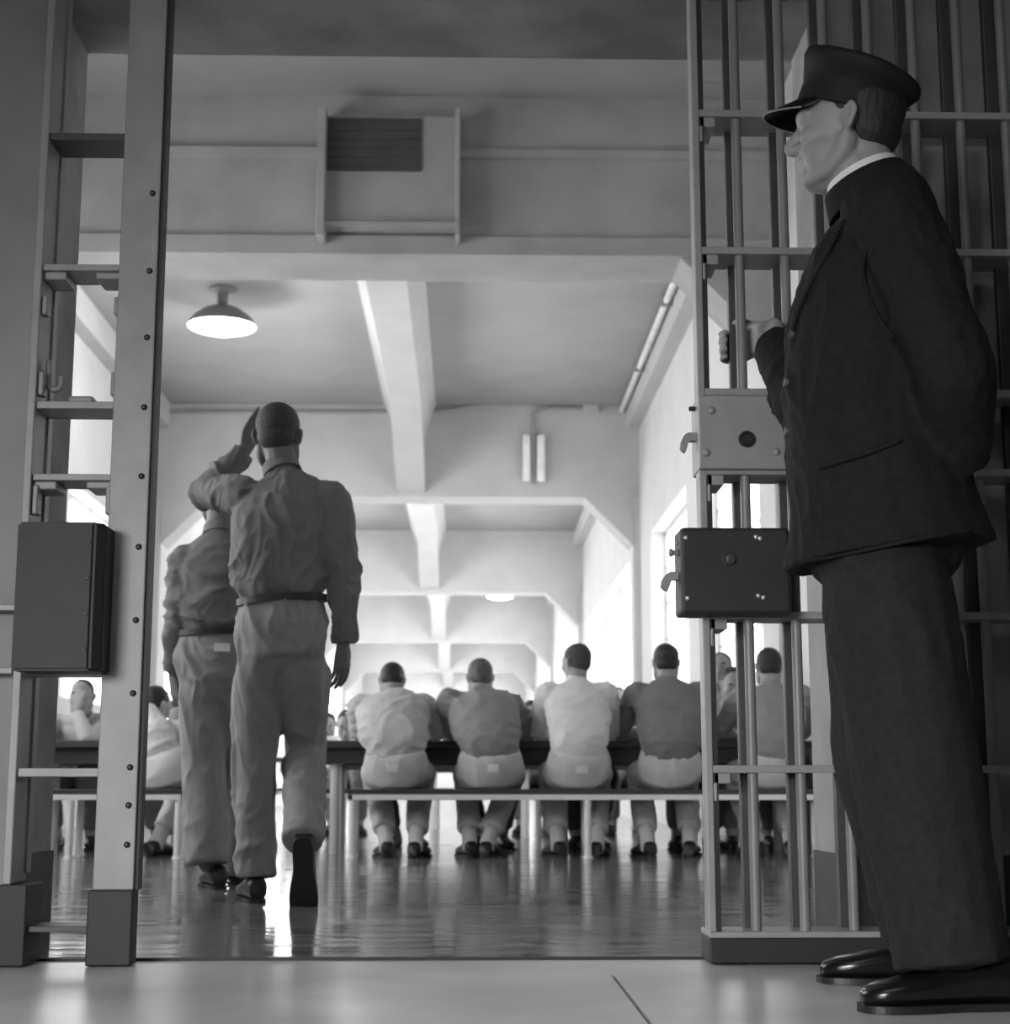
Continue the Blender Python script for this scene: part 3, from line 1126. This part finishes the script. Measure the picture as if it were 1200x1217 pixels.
    # belt and pocket patch
    if st.get('belt'):
        b = BM()
        ax = (spine[1] - spine[0]).normalized()
        fo = ax.cross(hr).normalized()
        a0, a1 = st.get('beltr', (tw[0][0] + .008, tw[0][1] + .008))
        lathe(b, wst, ax, hr, [(1 - .05, -.012), (1, -.012), (1, .012), (1 - .05, .012), (1 - .05, -.012)], 36, a0, a1)
        obj('belt', b, 'belt', root, True, 40)
    if st.get('patch'):
        upd()
        px_, py_, w, h = st['patch']
        o_ = V((0, 0, CAM_H))
        bv = BVHTree.FromPolygons([v.co + V(base) for v in tobj.data.vertices], [list(p.vertices) for p in tobj.data.polygons])
        tgt = P(px_, py_, V(base).y)
        hit, nn, _, _ = bv.ray_cast(o_, (tgt - o_).normalized())
        if hit:
            nn = nn.normalized()
            if nn.dot(o_ - hit) < 0:
                nn = -nn
            xr = Z.cross(nn).normalized() * (-1)
            zu = nn.cross(xr)
            if zu.z < 0:
                zu = -zu
            b = BM()
            vs = [b.verts.new(hit + xr * sx * w / 2 + zu * sz * h / 2 + nn * t) for t in (-.012, .007) for sx, sz in ((-1, -1), (1, -1), (1, 1), (-1, 1))]
            for f in ((3, 2, 1, 0), (4, 5, 6, 7), (0, 1, 5, 4), (1, 2, 6, 5), (2, 3, 7, 6), (3, 0, 4, 7)):
                b.faces.new([vs[i] for i in f])
            pt = obj('pocket_patch', b, 'white_linen', tobj)
    # shoes
    for k in 'LR':
        if J.get('toe' + k) is None:
            continue
        a = J['an' + k]
        gp = J.get('sole' + k) or V((a.x, a.y, 0))
        s_ = shoe('shoe', gp, J['toe' + k], root, st.get('shoem', 'prison_shoe'), st.get('shoeL', .28), True, J.get('shup' + k))
        if st.get('socks') and hasattr(a, 'z'):
            b = BM()
            tube(b, [lerp(J['kn' + k], a, .8), a, gp + (a - gp) * .5], [.046, .044, .04], None, 12, 2)
            obj('sock', b, 'sock', root, True)
    return root, top, tobj


# ---------------------------------------------------------------- seated rows
def seated(px, label, o, away=True, Y=9.36, group=None):
    """a diner; o: overrides (head pixel, lean, tones)"""
    s = 1 if away else -1                     # +1: sits with his back to the lobby
    fy = V((0, s, 0))
    rx = V((s, 0, 0))                         # his right hand side
    x = xat(px, Y)
    turn = o.get('turn', 0)
    if turn:
        rot = Matrix.Rotation(turn, 3, 'Z')
        fy, rx = rot @ fy, rot @ rx
    pel = V((x, Y, BZ + .105))
    hd = o['head']
    hY = Y + s * o.get('lean', .3)
    hc = P(hd[0], hd[1], hY) if not o.get('headw') else o['headw']
    nb = hc - fy * .06 - Z * o.get('nbz', .135) + V((o.get('ndx', 0), 0, 0))
    hem = pel + Z * .115 - fy * .03
    spine = [hem - Z * .07 + fy * .02, lerp(hem, nb, .14) - fy * .03, lerp(hem, nb, .45) - fy * o.get('hunch', .055), lerp(hem, nb, .72) - fy * o.get('hunch', .055), lerp(hem, nb, .92) - fy * .03, nb]
    sw = o.get('sw', .185)
    shc = lerp(hem, nb, .87) - fy * .01
    tilt = o.get('tilt', 0)
    shL = shc - rx * sw + Z * -tilt
    shR = shc + rx * sw + Z * tilt
    ew = o.get('ew', .25)
    J = dict(hf=fy * 1 - Z * o.get('bow', .45) + V((o.get('hx', 0), 0, 0)), head=hc, spine=spine, shL=shL, shR=shR)
    eY = o.get('eY', .30)
    ez = o.get('ez', .73)
    tY = Y + s * .52
    for k, sg in (('L', -1), ('R', 1)):
        e = V((0, 0, 0)) + pel + rx * sg * ew + fy * eY
        e.z = ez
        J['el' + k] = e
        w = pel + rx * sg * o.get('ww', .13) + fy * (eY + .24)
        w.z = TZ + .035
        J['wr' + k] = w
        J['hand' + k] = ((fy * .9 - rx * sg * .35 - Z * .1), -Z * 1. + -rx * sg * .3, .55)
        if o.get('el' + k):
            J['el' + k] = o['el' + k]
        if o.get('wr' + k):
            J['wr' + k] = o['wr' + k]
        if o.get('hand' + k):
            J['hand' + k] = o['hand' + k]
        J['hip' + k] = pel + rx * sg * .095 - Z * .01 + fy * .03
        J['kn' + k] = pel + rx * sg * o.get('kw', .14) + fy * .40 - Z * .0
        J['kn' + k].z = BZ + .085
        f = o.get('feet', (.12, .16))[0 if k == 'L' else 1]
        fx = o.get('fx', (.11, .11))[0 if k == 'L' else 1]
        an = pel + rx * sg * fx + fy * f
        an.z = .085
        J['an' + k] = an
        J['toe' + k] = fy + rx * sg * o.get('toeout', .25)
    J['waist'] = hem + Z * .01
    st = dict(vox=.012, hs=.94, hairm='dark_hair', shm='shirt_mid', trm='denim_pale', tw=[(.13, .10), (.172, .125), (.192, .128), (.195, .125), (.15, .085), (.06, .056)], pw=[(.165, .125), (.19, .15), (.18, .15)], trad=(.1, .08, .07), seed=px * .37, hem=.82, socks=True, belt=False, shoeL=.29)
    st['tw'] = [(a * o.get('bulk', 1), c_ * o.get('bulk', 1)) for a, c_ in st['tw']]
    st.update(o.get('st', {}))
    return person(label, (x, Y, 0), J, st, group)


G1 = 'diners on the near bench seen from behind'
seated(470, 'person with dark hair bowed over the table at the bench\'s open end, pale grey shirt', dict(head=(466, 812), lean=.44, bow=.9, nbz=.105, bulk=1.1, sw=.2, ew=.25, feet=(.0, -.03), fx=(.05, .12), hunch=.08, st=dict(shm='shirt_light', trm='denim_pale', patch=(466, 913, .065, .04), wrs=.019)), group=G1)
seated(583, 'person with grey hair in a creased mid grey shirt, second from the bench\'s open end', dict(head=(570, 807), lean=.30, bow=.2, nbz=.11, hx=-.15, bulk=1.06, sw=.195, ew=.235, feet=(.05, .0), fx=(.12, -.02), tilt=-.02, st=dict(shm='shirt_mid', trm='denim_pale', hairm='grey_hair', patch=(586, 913, .062, .04), wrs=.019)), group=G1)
seated(688, 'person in a very pale shirt looking aside, third from the bench\'s open end', dict(head=(684, 789), lean=.16, bow=.05, hx=-.7, bulk=.98, sw=.175, ew=.22, feet=(.06, .0), fx=(.12, .1), hunch=.03, st=dict(shm='shirt_white', trm='denim_pale', hairm='cropped_hair', patch=(692, 915, .06, .035), wrs=.016)), Y=9.32, group=G1)
seated(797, 'person in a darker grey shirt sitting upright next to the gate stile', dict(head=(791, 789), lean=.16, bow=.05, bulk=1.05, sw=.195, ew=.26, hunch=.03, feet=(-.02, .1), fx=(.14, .12), st=dict(shm='shirt_dark', trm='denim_pale', wrs=.014)), group=G1)
seated(918, 'person with dark hair seen from behind between the gate bars', dict(head=(913, 794), lean=.16, bow=.05, sw=.185, hunch=.03, feet=(.0, .08), st=dict(shm='shirt_mid', trm='denim_pale')), group=G1)
seated(190, 'person in a white shirt half turned on the bench seen past the gate post', dict(head=(186, 840), lean=.30, bow=.35, turn=-.6, hunch=.07, sw=.18, feet=(.1, .2), st=dict(shm='shirt_white', trm='shirt_white')), Y=9.40)
# across the tables, facing the lobby
c = P(97, 812, 10.7)
pe = V((c.x, 10.76, BZ + .1))
seated(96, 'person facing us at the table in the frame\'s gap, one forearm raised to the face', dict(head=(97, 829), lean=.16, bow=.12, hunch=.02, ew=.22,
       elL=P(104, 880, 10.40), wrL=P(91, 845, 10.46), handL=(Z + X * .1, Yv + X * .3, .6),
       st=dict(shm='shirt_light', trm='denim', vox=.01, bvox=.006, eyes=True)), away=False, Y=10.76)
seated(215, 'person with dark hair bending low over the table behind the white shirted diner', dict(head=(213, 852), lean=.36, bow=.9, hunch=.06, st=dict(shm='shirt_white', trm='denim', eyes=True)), away=False, Y=10.76)
seated(820, 'person across the table with tidy dark hair, sitting upright behind the gate stile', dict(head=(856, 796), lean=.06, bow=.0, hunch=.02, hx=-.3, sw=.145, ew=.16, bulk=.85, st=dict(shm='shirt_light', trm='denim', eyes=True)), away=False, Y=10.80)
seated(884, 'person across the table with bowed head, framed between stile and first bars', dict(head=(871, 815), lean=.30, bow=.4, hunch=.05, sw=.145, ew=.15, bulk=.85, st=dict(shm='shirt_light', trm='denim', eyes=True)), away=False, Y=10.80)
for px_, hx_, who, tone in ((478, 470, 'the bowed diner at the bench end', 'shirt_light'), (578, 574, 'the grey haired diner', 'shirt_mid'), (690, 688, 'the diner in the very pale shirt', 'shirt_light')):
    seated(px_, 'person across the table, only feet visible, hidden behind ' + who, dict(head=(hx_, 846), lean=.36, bow=.8, hunch=.06, sw=.15, ew=.17, ww=.10, feet=(-.02 + .05 * (px_ % 3), .12), fx=(.10, .04), st=dict(shm=tone, trm='denim_dark', eyes=True)), away=False, Y=10.78)
seated(634, 'person facing us from the second row table between two seated backs', dict(head=(632, 850), lean=.26, bow=.55, hunch=.05, st=dict(shm='shirt_white', trm='denim', eyes=True)), away=False, Y=13.76)
seated(740, 'person facing us from the second row table behind the coffee pot', dict(head=(735, 834), lean=.2, bow=.15, hunch=.03, st=dict(shm='shirt_white', trm='denim', eyes=True)), away=False, Y=13.76)
seated(391, 'person at the farthest table, close beside the swinging hand of the tall man', dict(head=(390, 862), lean=.22, bow=.5, hunch=.04, st=dict(shm='shirt_white', trm='denim', eyes=True)), away=False, Y=16.6)
seated(412, 'person bending over the end of the second row table, beside the bowed diner\'s shoulder', dict(head=(411, 862), lean=.3, bow=.6, hunch=.05, st=dict(shm='shirt_white', trm='denim', eyes=True)), away=False, Y=13.76)

# ---------------------------------------------------------------- the tall walking man
Y1 = 5.79
J = dict(hf=V((.06, 1, -.05)), head=P(331, 521, Y1 + .05), shL=P(288, 588, Y1 + .02), shR=P(394, 597, Y1 - .01),
         spine=[P(335, 712, Y1), P(334, 690, Y1), P(333, 652, Y1 - .01), P(338, 612, Y1 - .01), P(339, 582, Y1), P(336, 563, Y1 + .01)],
         elL=P(243, 586, Y1 + .22), wrL=P(291, 534, Y1 + .235), elR=P(411, 690, Y1 + .0), wrR=P(408, 764, Y1 + .06),
         hipL=P(308, 772, Y1), hipR=P(361, 772, Y1), knL=P(304, 905, Y1 + .03), knR=P(363, 893, Y1 + .10),
         anL=P(303, 1046, Y1 - .0), anR=P(360, 1003, Y1 - .22), waist=P(335, 714, Y1))
J['handL'] = (P(310, 496, Y1 + .25) - P(291, 534, Y1 + .235), X * .7 - Yv * .7, .12)
J['handR'] = (V((-.05, .05, -1)), V((-.8, .6, 0)), .3)
J['soleL'] = V((J['anL'].x, J['anL'].y, 0))
J['toeL'] = V((-.3, 1, 0))
J['soleR'] = P(360, 1022, Y1 - .27)
J['toeR'] = V((0, .35, -1))
J['shupR'] = V((0, 1, .35))
st = dict(skin='skin_shaded', vox=.0075, bvox=.0042, hairm='cropped_hair', shm='shirt_dark', trm='denim', belt=True, seed=3.1, hs=1.0, wrs=.017, wst=(1.0, .8, .8), wrt=.015,
          beltr=(.164, .128), wsc=8.5, tw=[(.142, .105), (.178, .132), (.184, .130), (.19, .125), (.15, .085), (.062, .06)], pw=[(.154, .118), (.168, .135), (.155, .122)], trad=(.098, .078, .074), hem=.98, cuff=.96, slv=(.078, .062, .045), yoke=.055)
pt, sh1, tr1 = person('tall person walking away in a dark shirt, one hand raised to the head', (J['soleL'].x, Y1, 0), J, st)

# ---------------------------------------------------------------- the man walking in front of him
Y2 = 6.56
J = dict(hf=V((.1, 1, -.15)), head=P(264, 592, Y2 + .08), shL=P(219, 668, Y2), shR=P(300, 668, Y2),
         spine=[P(256, 752, Y2), P(256, 735, Y2), P(257, 705, Y2), P(258, 680, Y2), P(259, 655, Y2), P(261, 636, Y2 + .03)],
         elL=P(211, 748, Y2 - .02), wrL=P(206, 800, Y2 + .08), elR=P(308, 748, Y2 + .02), wrR=P(308, 806, Y2 + .1),
         hipL=P(238, 800, Y2), hipR=P(278, 800, Y2), knL=P(241, 912, Y2 + .03), knR=P(284, 908, Y2 + .18),
         anL=P(246, 1030, Y2 - .02), anR=P(283, 1036, Y2 + .3), waist=P(256, 753, Y2))
J['handL'] = (V((.1, .15, -1)), V((.8, .5, 0)), .45)
J['handR'] = (V((0, .15, -1)), V((-.8, .5, 0)), .45)
J['toeL'] = V((-.35, 1, 0))
J['toeR'] = V((.1, 1, 0))
J['soleL'] = V((P(258, 1040, Y2).x, Y2, 0))
st = dict(skin='skin_shaded', vox=.0085, bvox=.005, hairm='dark_hair', shm='shirt_dark', trm='denim', belt=True, seed=8.4, wrs=.015, wrt=.015, patch=(264, 770, .06, .035),
          beltr=(.164, .128), wsc=8.5, tw=[(.142, .105), (.17, .126), (.174, .124), (.178, .12), (.14, .085), (.06, .056)], pw=[(.152, .118), (.17, .135), (.15, .12)], trad=(.095, .088, .09), hem=.97, slv=(.072, .06, .042))
person('shorter person walking ahead, half hidden behind the tall man', (J['soleL'].x, Y2, 0), J, st)

# ---------------------------------------------------------------- the guard
GYc = 3.16
FG = V((-.955, .295, 0)).normalized()
RG = FG.cross(Z)                                            # his right: away from the lens
groot = (P(1110, 1190, GYc).x, GYc, 0)
barx = bars_x[1]
hz = P(870, 411, Y_REAR - .018).z


def grip(b, wr):
    """right hand closed round the rear bar at (barx, Y_REAR-.018)"""
    by = Y_REAR - .018
    kn = V((barx + .036, by - .02, hz))
    tube(b, [wr - V((-.01, .03, 0)), wr, lerp(wr, kn, .55), kn], [(.024, .03), (.024, .032), (.016, .041), (.014, .042)], X, 14, 3, (.5, .5))
    for off, r in ((.033, .0098), (.0115, .0102), (-.0105, .0098), (-.0315, .0088)):
        zz = hz + off
        k = .9 + r * 10
        pts = [V((barx + .034, by - .03, zz)), V((barx + .030, by + .006, zz + .002)), V((barx + .010, by + .031 * k, zz)), V((barx - .018, by + .026 * k, zz - .002)), V((barx - .034, by + .000, zz - .003)), V((barx - .027, by - .026, zz - .004))]
        tube(b, pts, [r * 1.05, r * 1.1, r, r, r * .95, r * .8], Z, 8, 3, (.5, 1))
    tube(b, [wr + V((-.004, .03, .02)), V((barx + .032, by - .042, hz + .040)), V((barx + .014, by - .040, hz + .050)), V((barx - .004, by - .034, hz + .050))], [.017, .0135, .0118, .0095], Z, 10, 3, (.5, 1))


J = dict(hf=FG + V((.0, .12, .05)), head=P(1006, 157, GYc + .02))
J['spine'] = [P(1059, 661, GYc), P(1049, 600, GYc), P(1034, 500, GYc), P(1032, 410, GYc), P(1044, 325, GYc), P(1049, 262, GYc), P(1030, 212, GYc)]
chest = P(1050, 268, GYc)
J['shL'] = chest - RG * .175 + X * .02 - Z * .035
J['shR'] = chest + RG * .175 - X * .02
J['elL'] = P(1133, 442, 2.93)
J['wrL'] = P(1141, 552, 3.06)
J['handL'] = (V((-.55, .8, -.1)), V((.6, .5, 0)), .6)
J['wrR'] = V((barx + .066, 3.755, hz + .002))
J['elR'] = P(962, 488, 3.50)
J['handR'] = grip
hipc = P(1050, 660, GYc)
J['hipL'] = hipc - RG * .09
J['hipR'] = hipc + RG * .09
J['knL'] = P(1086, 905, 3.04)
J['knR'] = P(1062, 900, 3.27)
J['anL'] = P(1133, 1150, 3.0)
J['anR'] = P(1110, 1120, 3.34)
J['soleL'] = V((P(1168, 1190, 3.0).x, 3.0, 0))
J['soleR'] = V((P(1112, 1150, 3.36).x, 3.38, 0))
J['toeL'] = V((-1, -.10, 0))
J['toeR'] = V((-1, .18, 0))
J['waist'] = P(1046, 600, GYc)
st = dict(vox=.0075, bvox=.0045, bsm=9, hs=1.04, hairm='dark_hair', shm='black_wool', trm='black_wool_trouser', topname='jacket', shoem='shoe_leather', shoeL=.31, collar=False,
          tw=[(.212, .212), (.200, .186), (.185, .172), (.185, .168), (.20, .150), (.15, .092), (.066, .062)],
          pw=[(.165, .16), (.175, .165), (.16, .15)], trad=(.128, .122, .106), hem=.99, cuff=.97, cuffR=.80, hemcap=0, slv=(.092, .078, .060), yoke=.066, wrt=.008, wrs=.010, wst=(1.2, 1.2, .6), ssm=4, seed=2.2, eyes=False, jowl=True)
groot_o, jacket, gtr = person('guard in a black uniform and peaked cap gripping the barred gate', groot, J, st)
hc, fr = J['head'], head_frame(J['hf'])

# white shirt collar
b = BM()
nb = J['spine'][-1]
ax = (Z + FG * .42).normalized()
lathe(b, nb + Z * .004 + FG * .008, ax, RG, [(.071, -.03), (.078, -.03), (.073, .008), (.068, .008), (.071, -.03)], 32, 1., 1.06)
obj('shirt_collar', b, 'white_linen', groot_o, True, 50)
# jacket collar and lapel
b = BM()
lathe(b, nb - Z * .012 + FG * .004, ax, RG, [(.074, -.045), (.098, -.05), (.084, .006), (.077, .006), (.074, -.045)], 32, 1., 1.06)
obj('jacket_collar', b, 'black_wool', jacket, True, 50)

upd()
jb = BVHTree.FromPolygons([v.co + V(groot) for v in jacket.data.vertices], [list(p.vertices) for p in jacket.data.polygons])


def on_jacket(px, py, off=.004):
    o_ = V((0, 0, CAM_H))
    d_ = (P(px, py, 3.0) - o_).normalized()
    h, nn, _, _ = jb.ray_cast(o_, d_)
    if h is None:
        return None, None
    if nn.dot(d_) > 0:
        nn = -nn
    return h + nn * off, nn


def ridge(name, pix, r, parent, material='black_wool'):
    pts = [on_jacket(*q)[0] for q in pix]
    pts = [q for q in pts if q is not None]
    if len(pts) < 2:
        return
    b = BM()
    tube(b, pts, [r], Z, 8, 4)
    obj(name, b, material, parent, True)


ridge('lapel_edge', [(1004, 262), (985, 300), (966, 335), (950, 372), (944, 392)], .005, jacket)
ridge('pocket_welt', [(975, 556), (1000, 548), (1035, 537), (1068, 524)], .006, jacket)
ridge('hem_edge', [(945, 668), (985, 660), (1040, 649), (1100, 638), (1150, 631)], .004, jacket)
ridge('armhole_seam', [(1030, 300), (1027, 330), (1040, 370), (1062, 400)], .004, jacket)
for px, py in ((941, 398), (935, 455), (936, 512)):
    h, nn = on_jacket(px, py, .0)
    if h is None:
        continue
    b = BM()
    lathe(b, h, nn, Z, [(.0105, -.003), (.0105, .003), (.008, .006), (0, .0045)], 16)
    obj('button', b, 'rear_steel', jacket, True, 50)

# cap: band, flared crown, visor
cu = (fr[2] * math.cos(math.radians(20)) - fr[0] * math.sin(math.radians(20))).normalized()
cf = fr[1].cross(cu) * -1
if cf.dot(fr[0]) < 0:
    cf = -cf
cb = hc + fr[2] * .045 + fr[0] * .004
cap = BM()
n = 40
prof = [(.100, .084, -.012, 0), (.106, .09, -.01, 0), (.107, .091, .034, 0), (.112, .096, .044, .0), (.122, .112, .06, -.004), (.131, .125, .076, -.006), (.129, .123, .087, -.006), (.110, .104, .096, -.006), (.06, .058, .1, -.004), (0, 0, .1, 0)]
rings = []
for ra, rb, h, sh in prof:
    if ra == 0:
        rings.append([cap.verts.new(cb + cu * h)])
        continue
    ring = []
    for i in range(n):
        th = 2 * math.pi * i / n
        k = max(0, math.cos(th))
        lift = .018 * k * k * min(1, max(0, (h - .03) / .06))       # the front of the crown stands taller
        ring.append(cap.verts.new(cb + cf * (ra * math.cos(th) + sh) + fr[1] * (rb * math.sin(th)) + cu * (h + lift)))
    rings.append(ring)
inner = [cap.verts.new(cb + cf * (.094 * math.cos(2 * math.pi * i / n)) + fr[1] * (.079 * math.sin(2 * math.pi * i / n)) + cu * .03) for i in range(n)]
mid = cap.verts.new(cb + cu * .06)
for r0, r1 in zip(rings, rings[1:]):
    for i in range(n):
        k = (i + 1) % n
        if len(r1) == 1:
            cap.faces.new((r0[i], r0[k], r1[0]))
        else:
            cap.faces.new((r0[i], r0[k], r1[k], r1[i]))
for i in range(n):
    k = (i + 1) % n
    cap.faces.new((rings[0][k], rings[0][i], inner[i], inner[k]))
    cap.faces.new((inner[k], inner[i], mid))
capo = obj('peaked_cap', cap, 'cap_cloth', groot_o, True, 60)
# visor: curved plate sloping down to the front
b = BM()
top, bot = [], []
na, nr = 18, 5
for j in range(nr):
    t_ = j / (nr - 1)
    rt, rb2 = [], []
    for i in range(na):
        th = math.radians(-68 + 136 * i / (na - 1))
        ext = (.064 * math.cos(th) ** .8) * t_
        x_ = .101 * math.cos(th) + ext
        y_ = .087 * math.sin(th) * (1 + .03 * t_)
        z_ = -.004 - ext * .82 + .012 * abs(math.sin(th)) ** 2 * -1.
        p = cb + cf * x_ + fr[1] * y_ + cu * z_
        rt.append(b.verts.new(p + cu * .002))
        rb2.append(b.verts.new(p - cu * .002))
    top.append(rt)
    bot.append(rb2)
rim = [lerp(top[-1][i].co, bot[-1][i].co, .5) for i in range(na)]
for S_, flip in ((top, False), (bot, True)):
    for j in range(nr - 1):
        for i in range(na - 1):
            f = (S_[j][i], S_[j + 1][i], S_[j + 1][i + 1], S_[j][i + 1])
            b.faces.new(f[::-1] if flip else f)
for j in range(nr - 1):
    for i in (0, na - 1):
        b.faces.new((top[j][i], top[j + 1][i], bot[j + 1][i], bot[j][i]))
for i in range(na - 1):
    for j in (0, nr - 1):
        b.faces.new((top[j][i], top[j][i + 1], bot[j][i + 1], bot[j][i]))
obj('visor', b, 'patent', capo, True, 60)

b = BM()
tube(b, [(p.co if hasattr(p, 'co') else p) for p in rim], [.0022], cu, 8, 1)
obj('visor_highlight', b, 'panel_steel', capo, True)  # pale tube added as a painted highlight along the visor edge

# ================================================================== LIGHT
w = bpy.data.worlds.new('world')
sc.world = w
w.use_nodes = True
bgn = w.node_tree.nodes['Background']
bgn.inputs[0].default_value = (1, 1, 1, 1)
bgn.inputs[1].default_value = .02


def area(name, loc, target, size, power, sy=None, spread=180):
    d = bpy.data.lights.new(name, 'AREA')
    d.energy = power
    d.shape = 'RECTANGLE'
    d.size = size
    d.size_y = sy or size
    d.spread = math.radians(spread)
    o = bpy.data.objects.new(name, d)
    C.objects.link(o)
    o.location = loc
    o.rotation_euler = (V(target) - V(loc)).to_track_quat('-Z', 'Y').to_euler()
    return o


def bulb(name, loc, power, r=.12):
    d = bpy.data.lights.new(name, 'POINT')
    d.energy = power
    d.shadow_soft_size = r
    o = bpy.data.objects.new(name, d)
    C.objects.link(o)
    o.location = loc
    return o


# lobby: unseen fill lights added, one overhead, one from the left behind the camera
area('lobby_low_fill', (-2.6, -2.0, 1.3), (.1, 3.4, -.45), 2.0, 40, 1.2, 60)
area('lobby_top_fill', (-.3, .6, 3.5), (-.1, 2.0, 0), 2.4, 30, 2.4)
# the dome lamps' bulbs
for k, yy in enumerate((14.9, 24.5, 34.5, 45.0)):
    bulb('dome_lamp_bulb', (lx.x, yy, CEIL - .62), 60)

vs = sc.view_settings
vs.view_transform = 'Standard'
vs.look = 'None'
vs.gamma = 1
vs.use_curve_mapping = False
vs.exposure = 0
sc.cycles.max_bounces = 8
sc.cycles.diffuse_bounces = 5
sc.cycles.glossy_bounces = 4
sc.cycles.use_denoising = True
sc.cycles.sample_clamp_indirect = 6
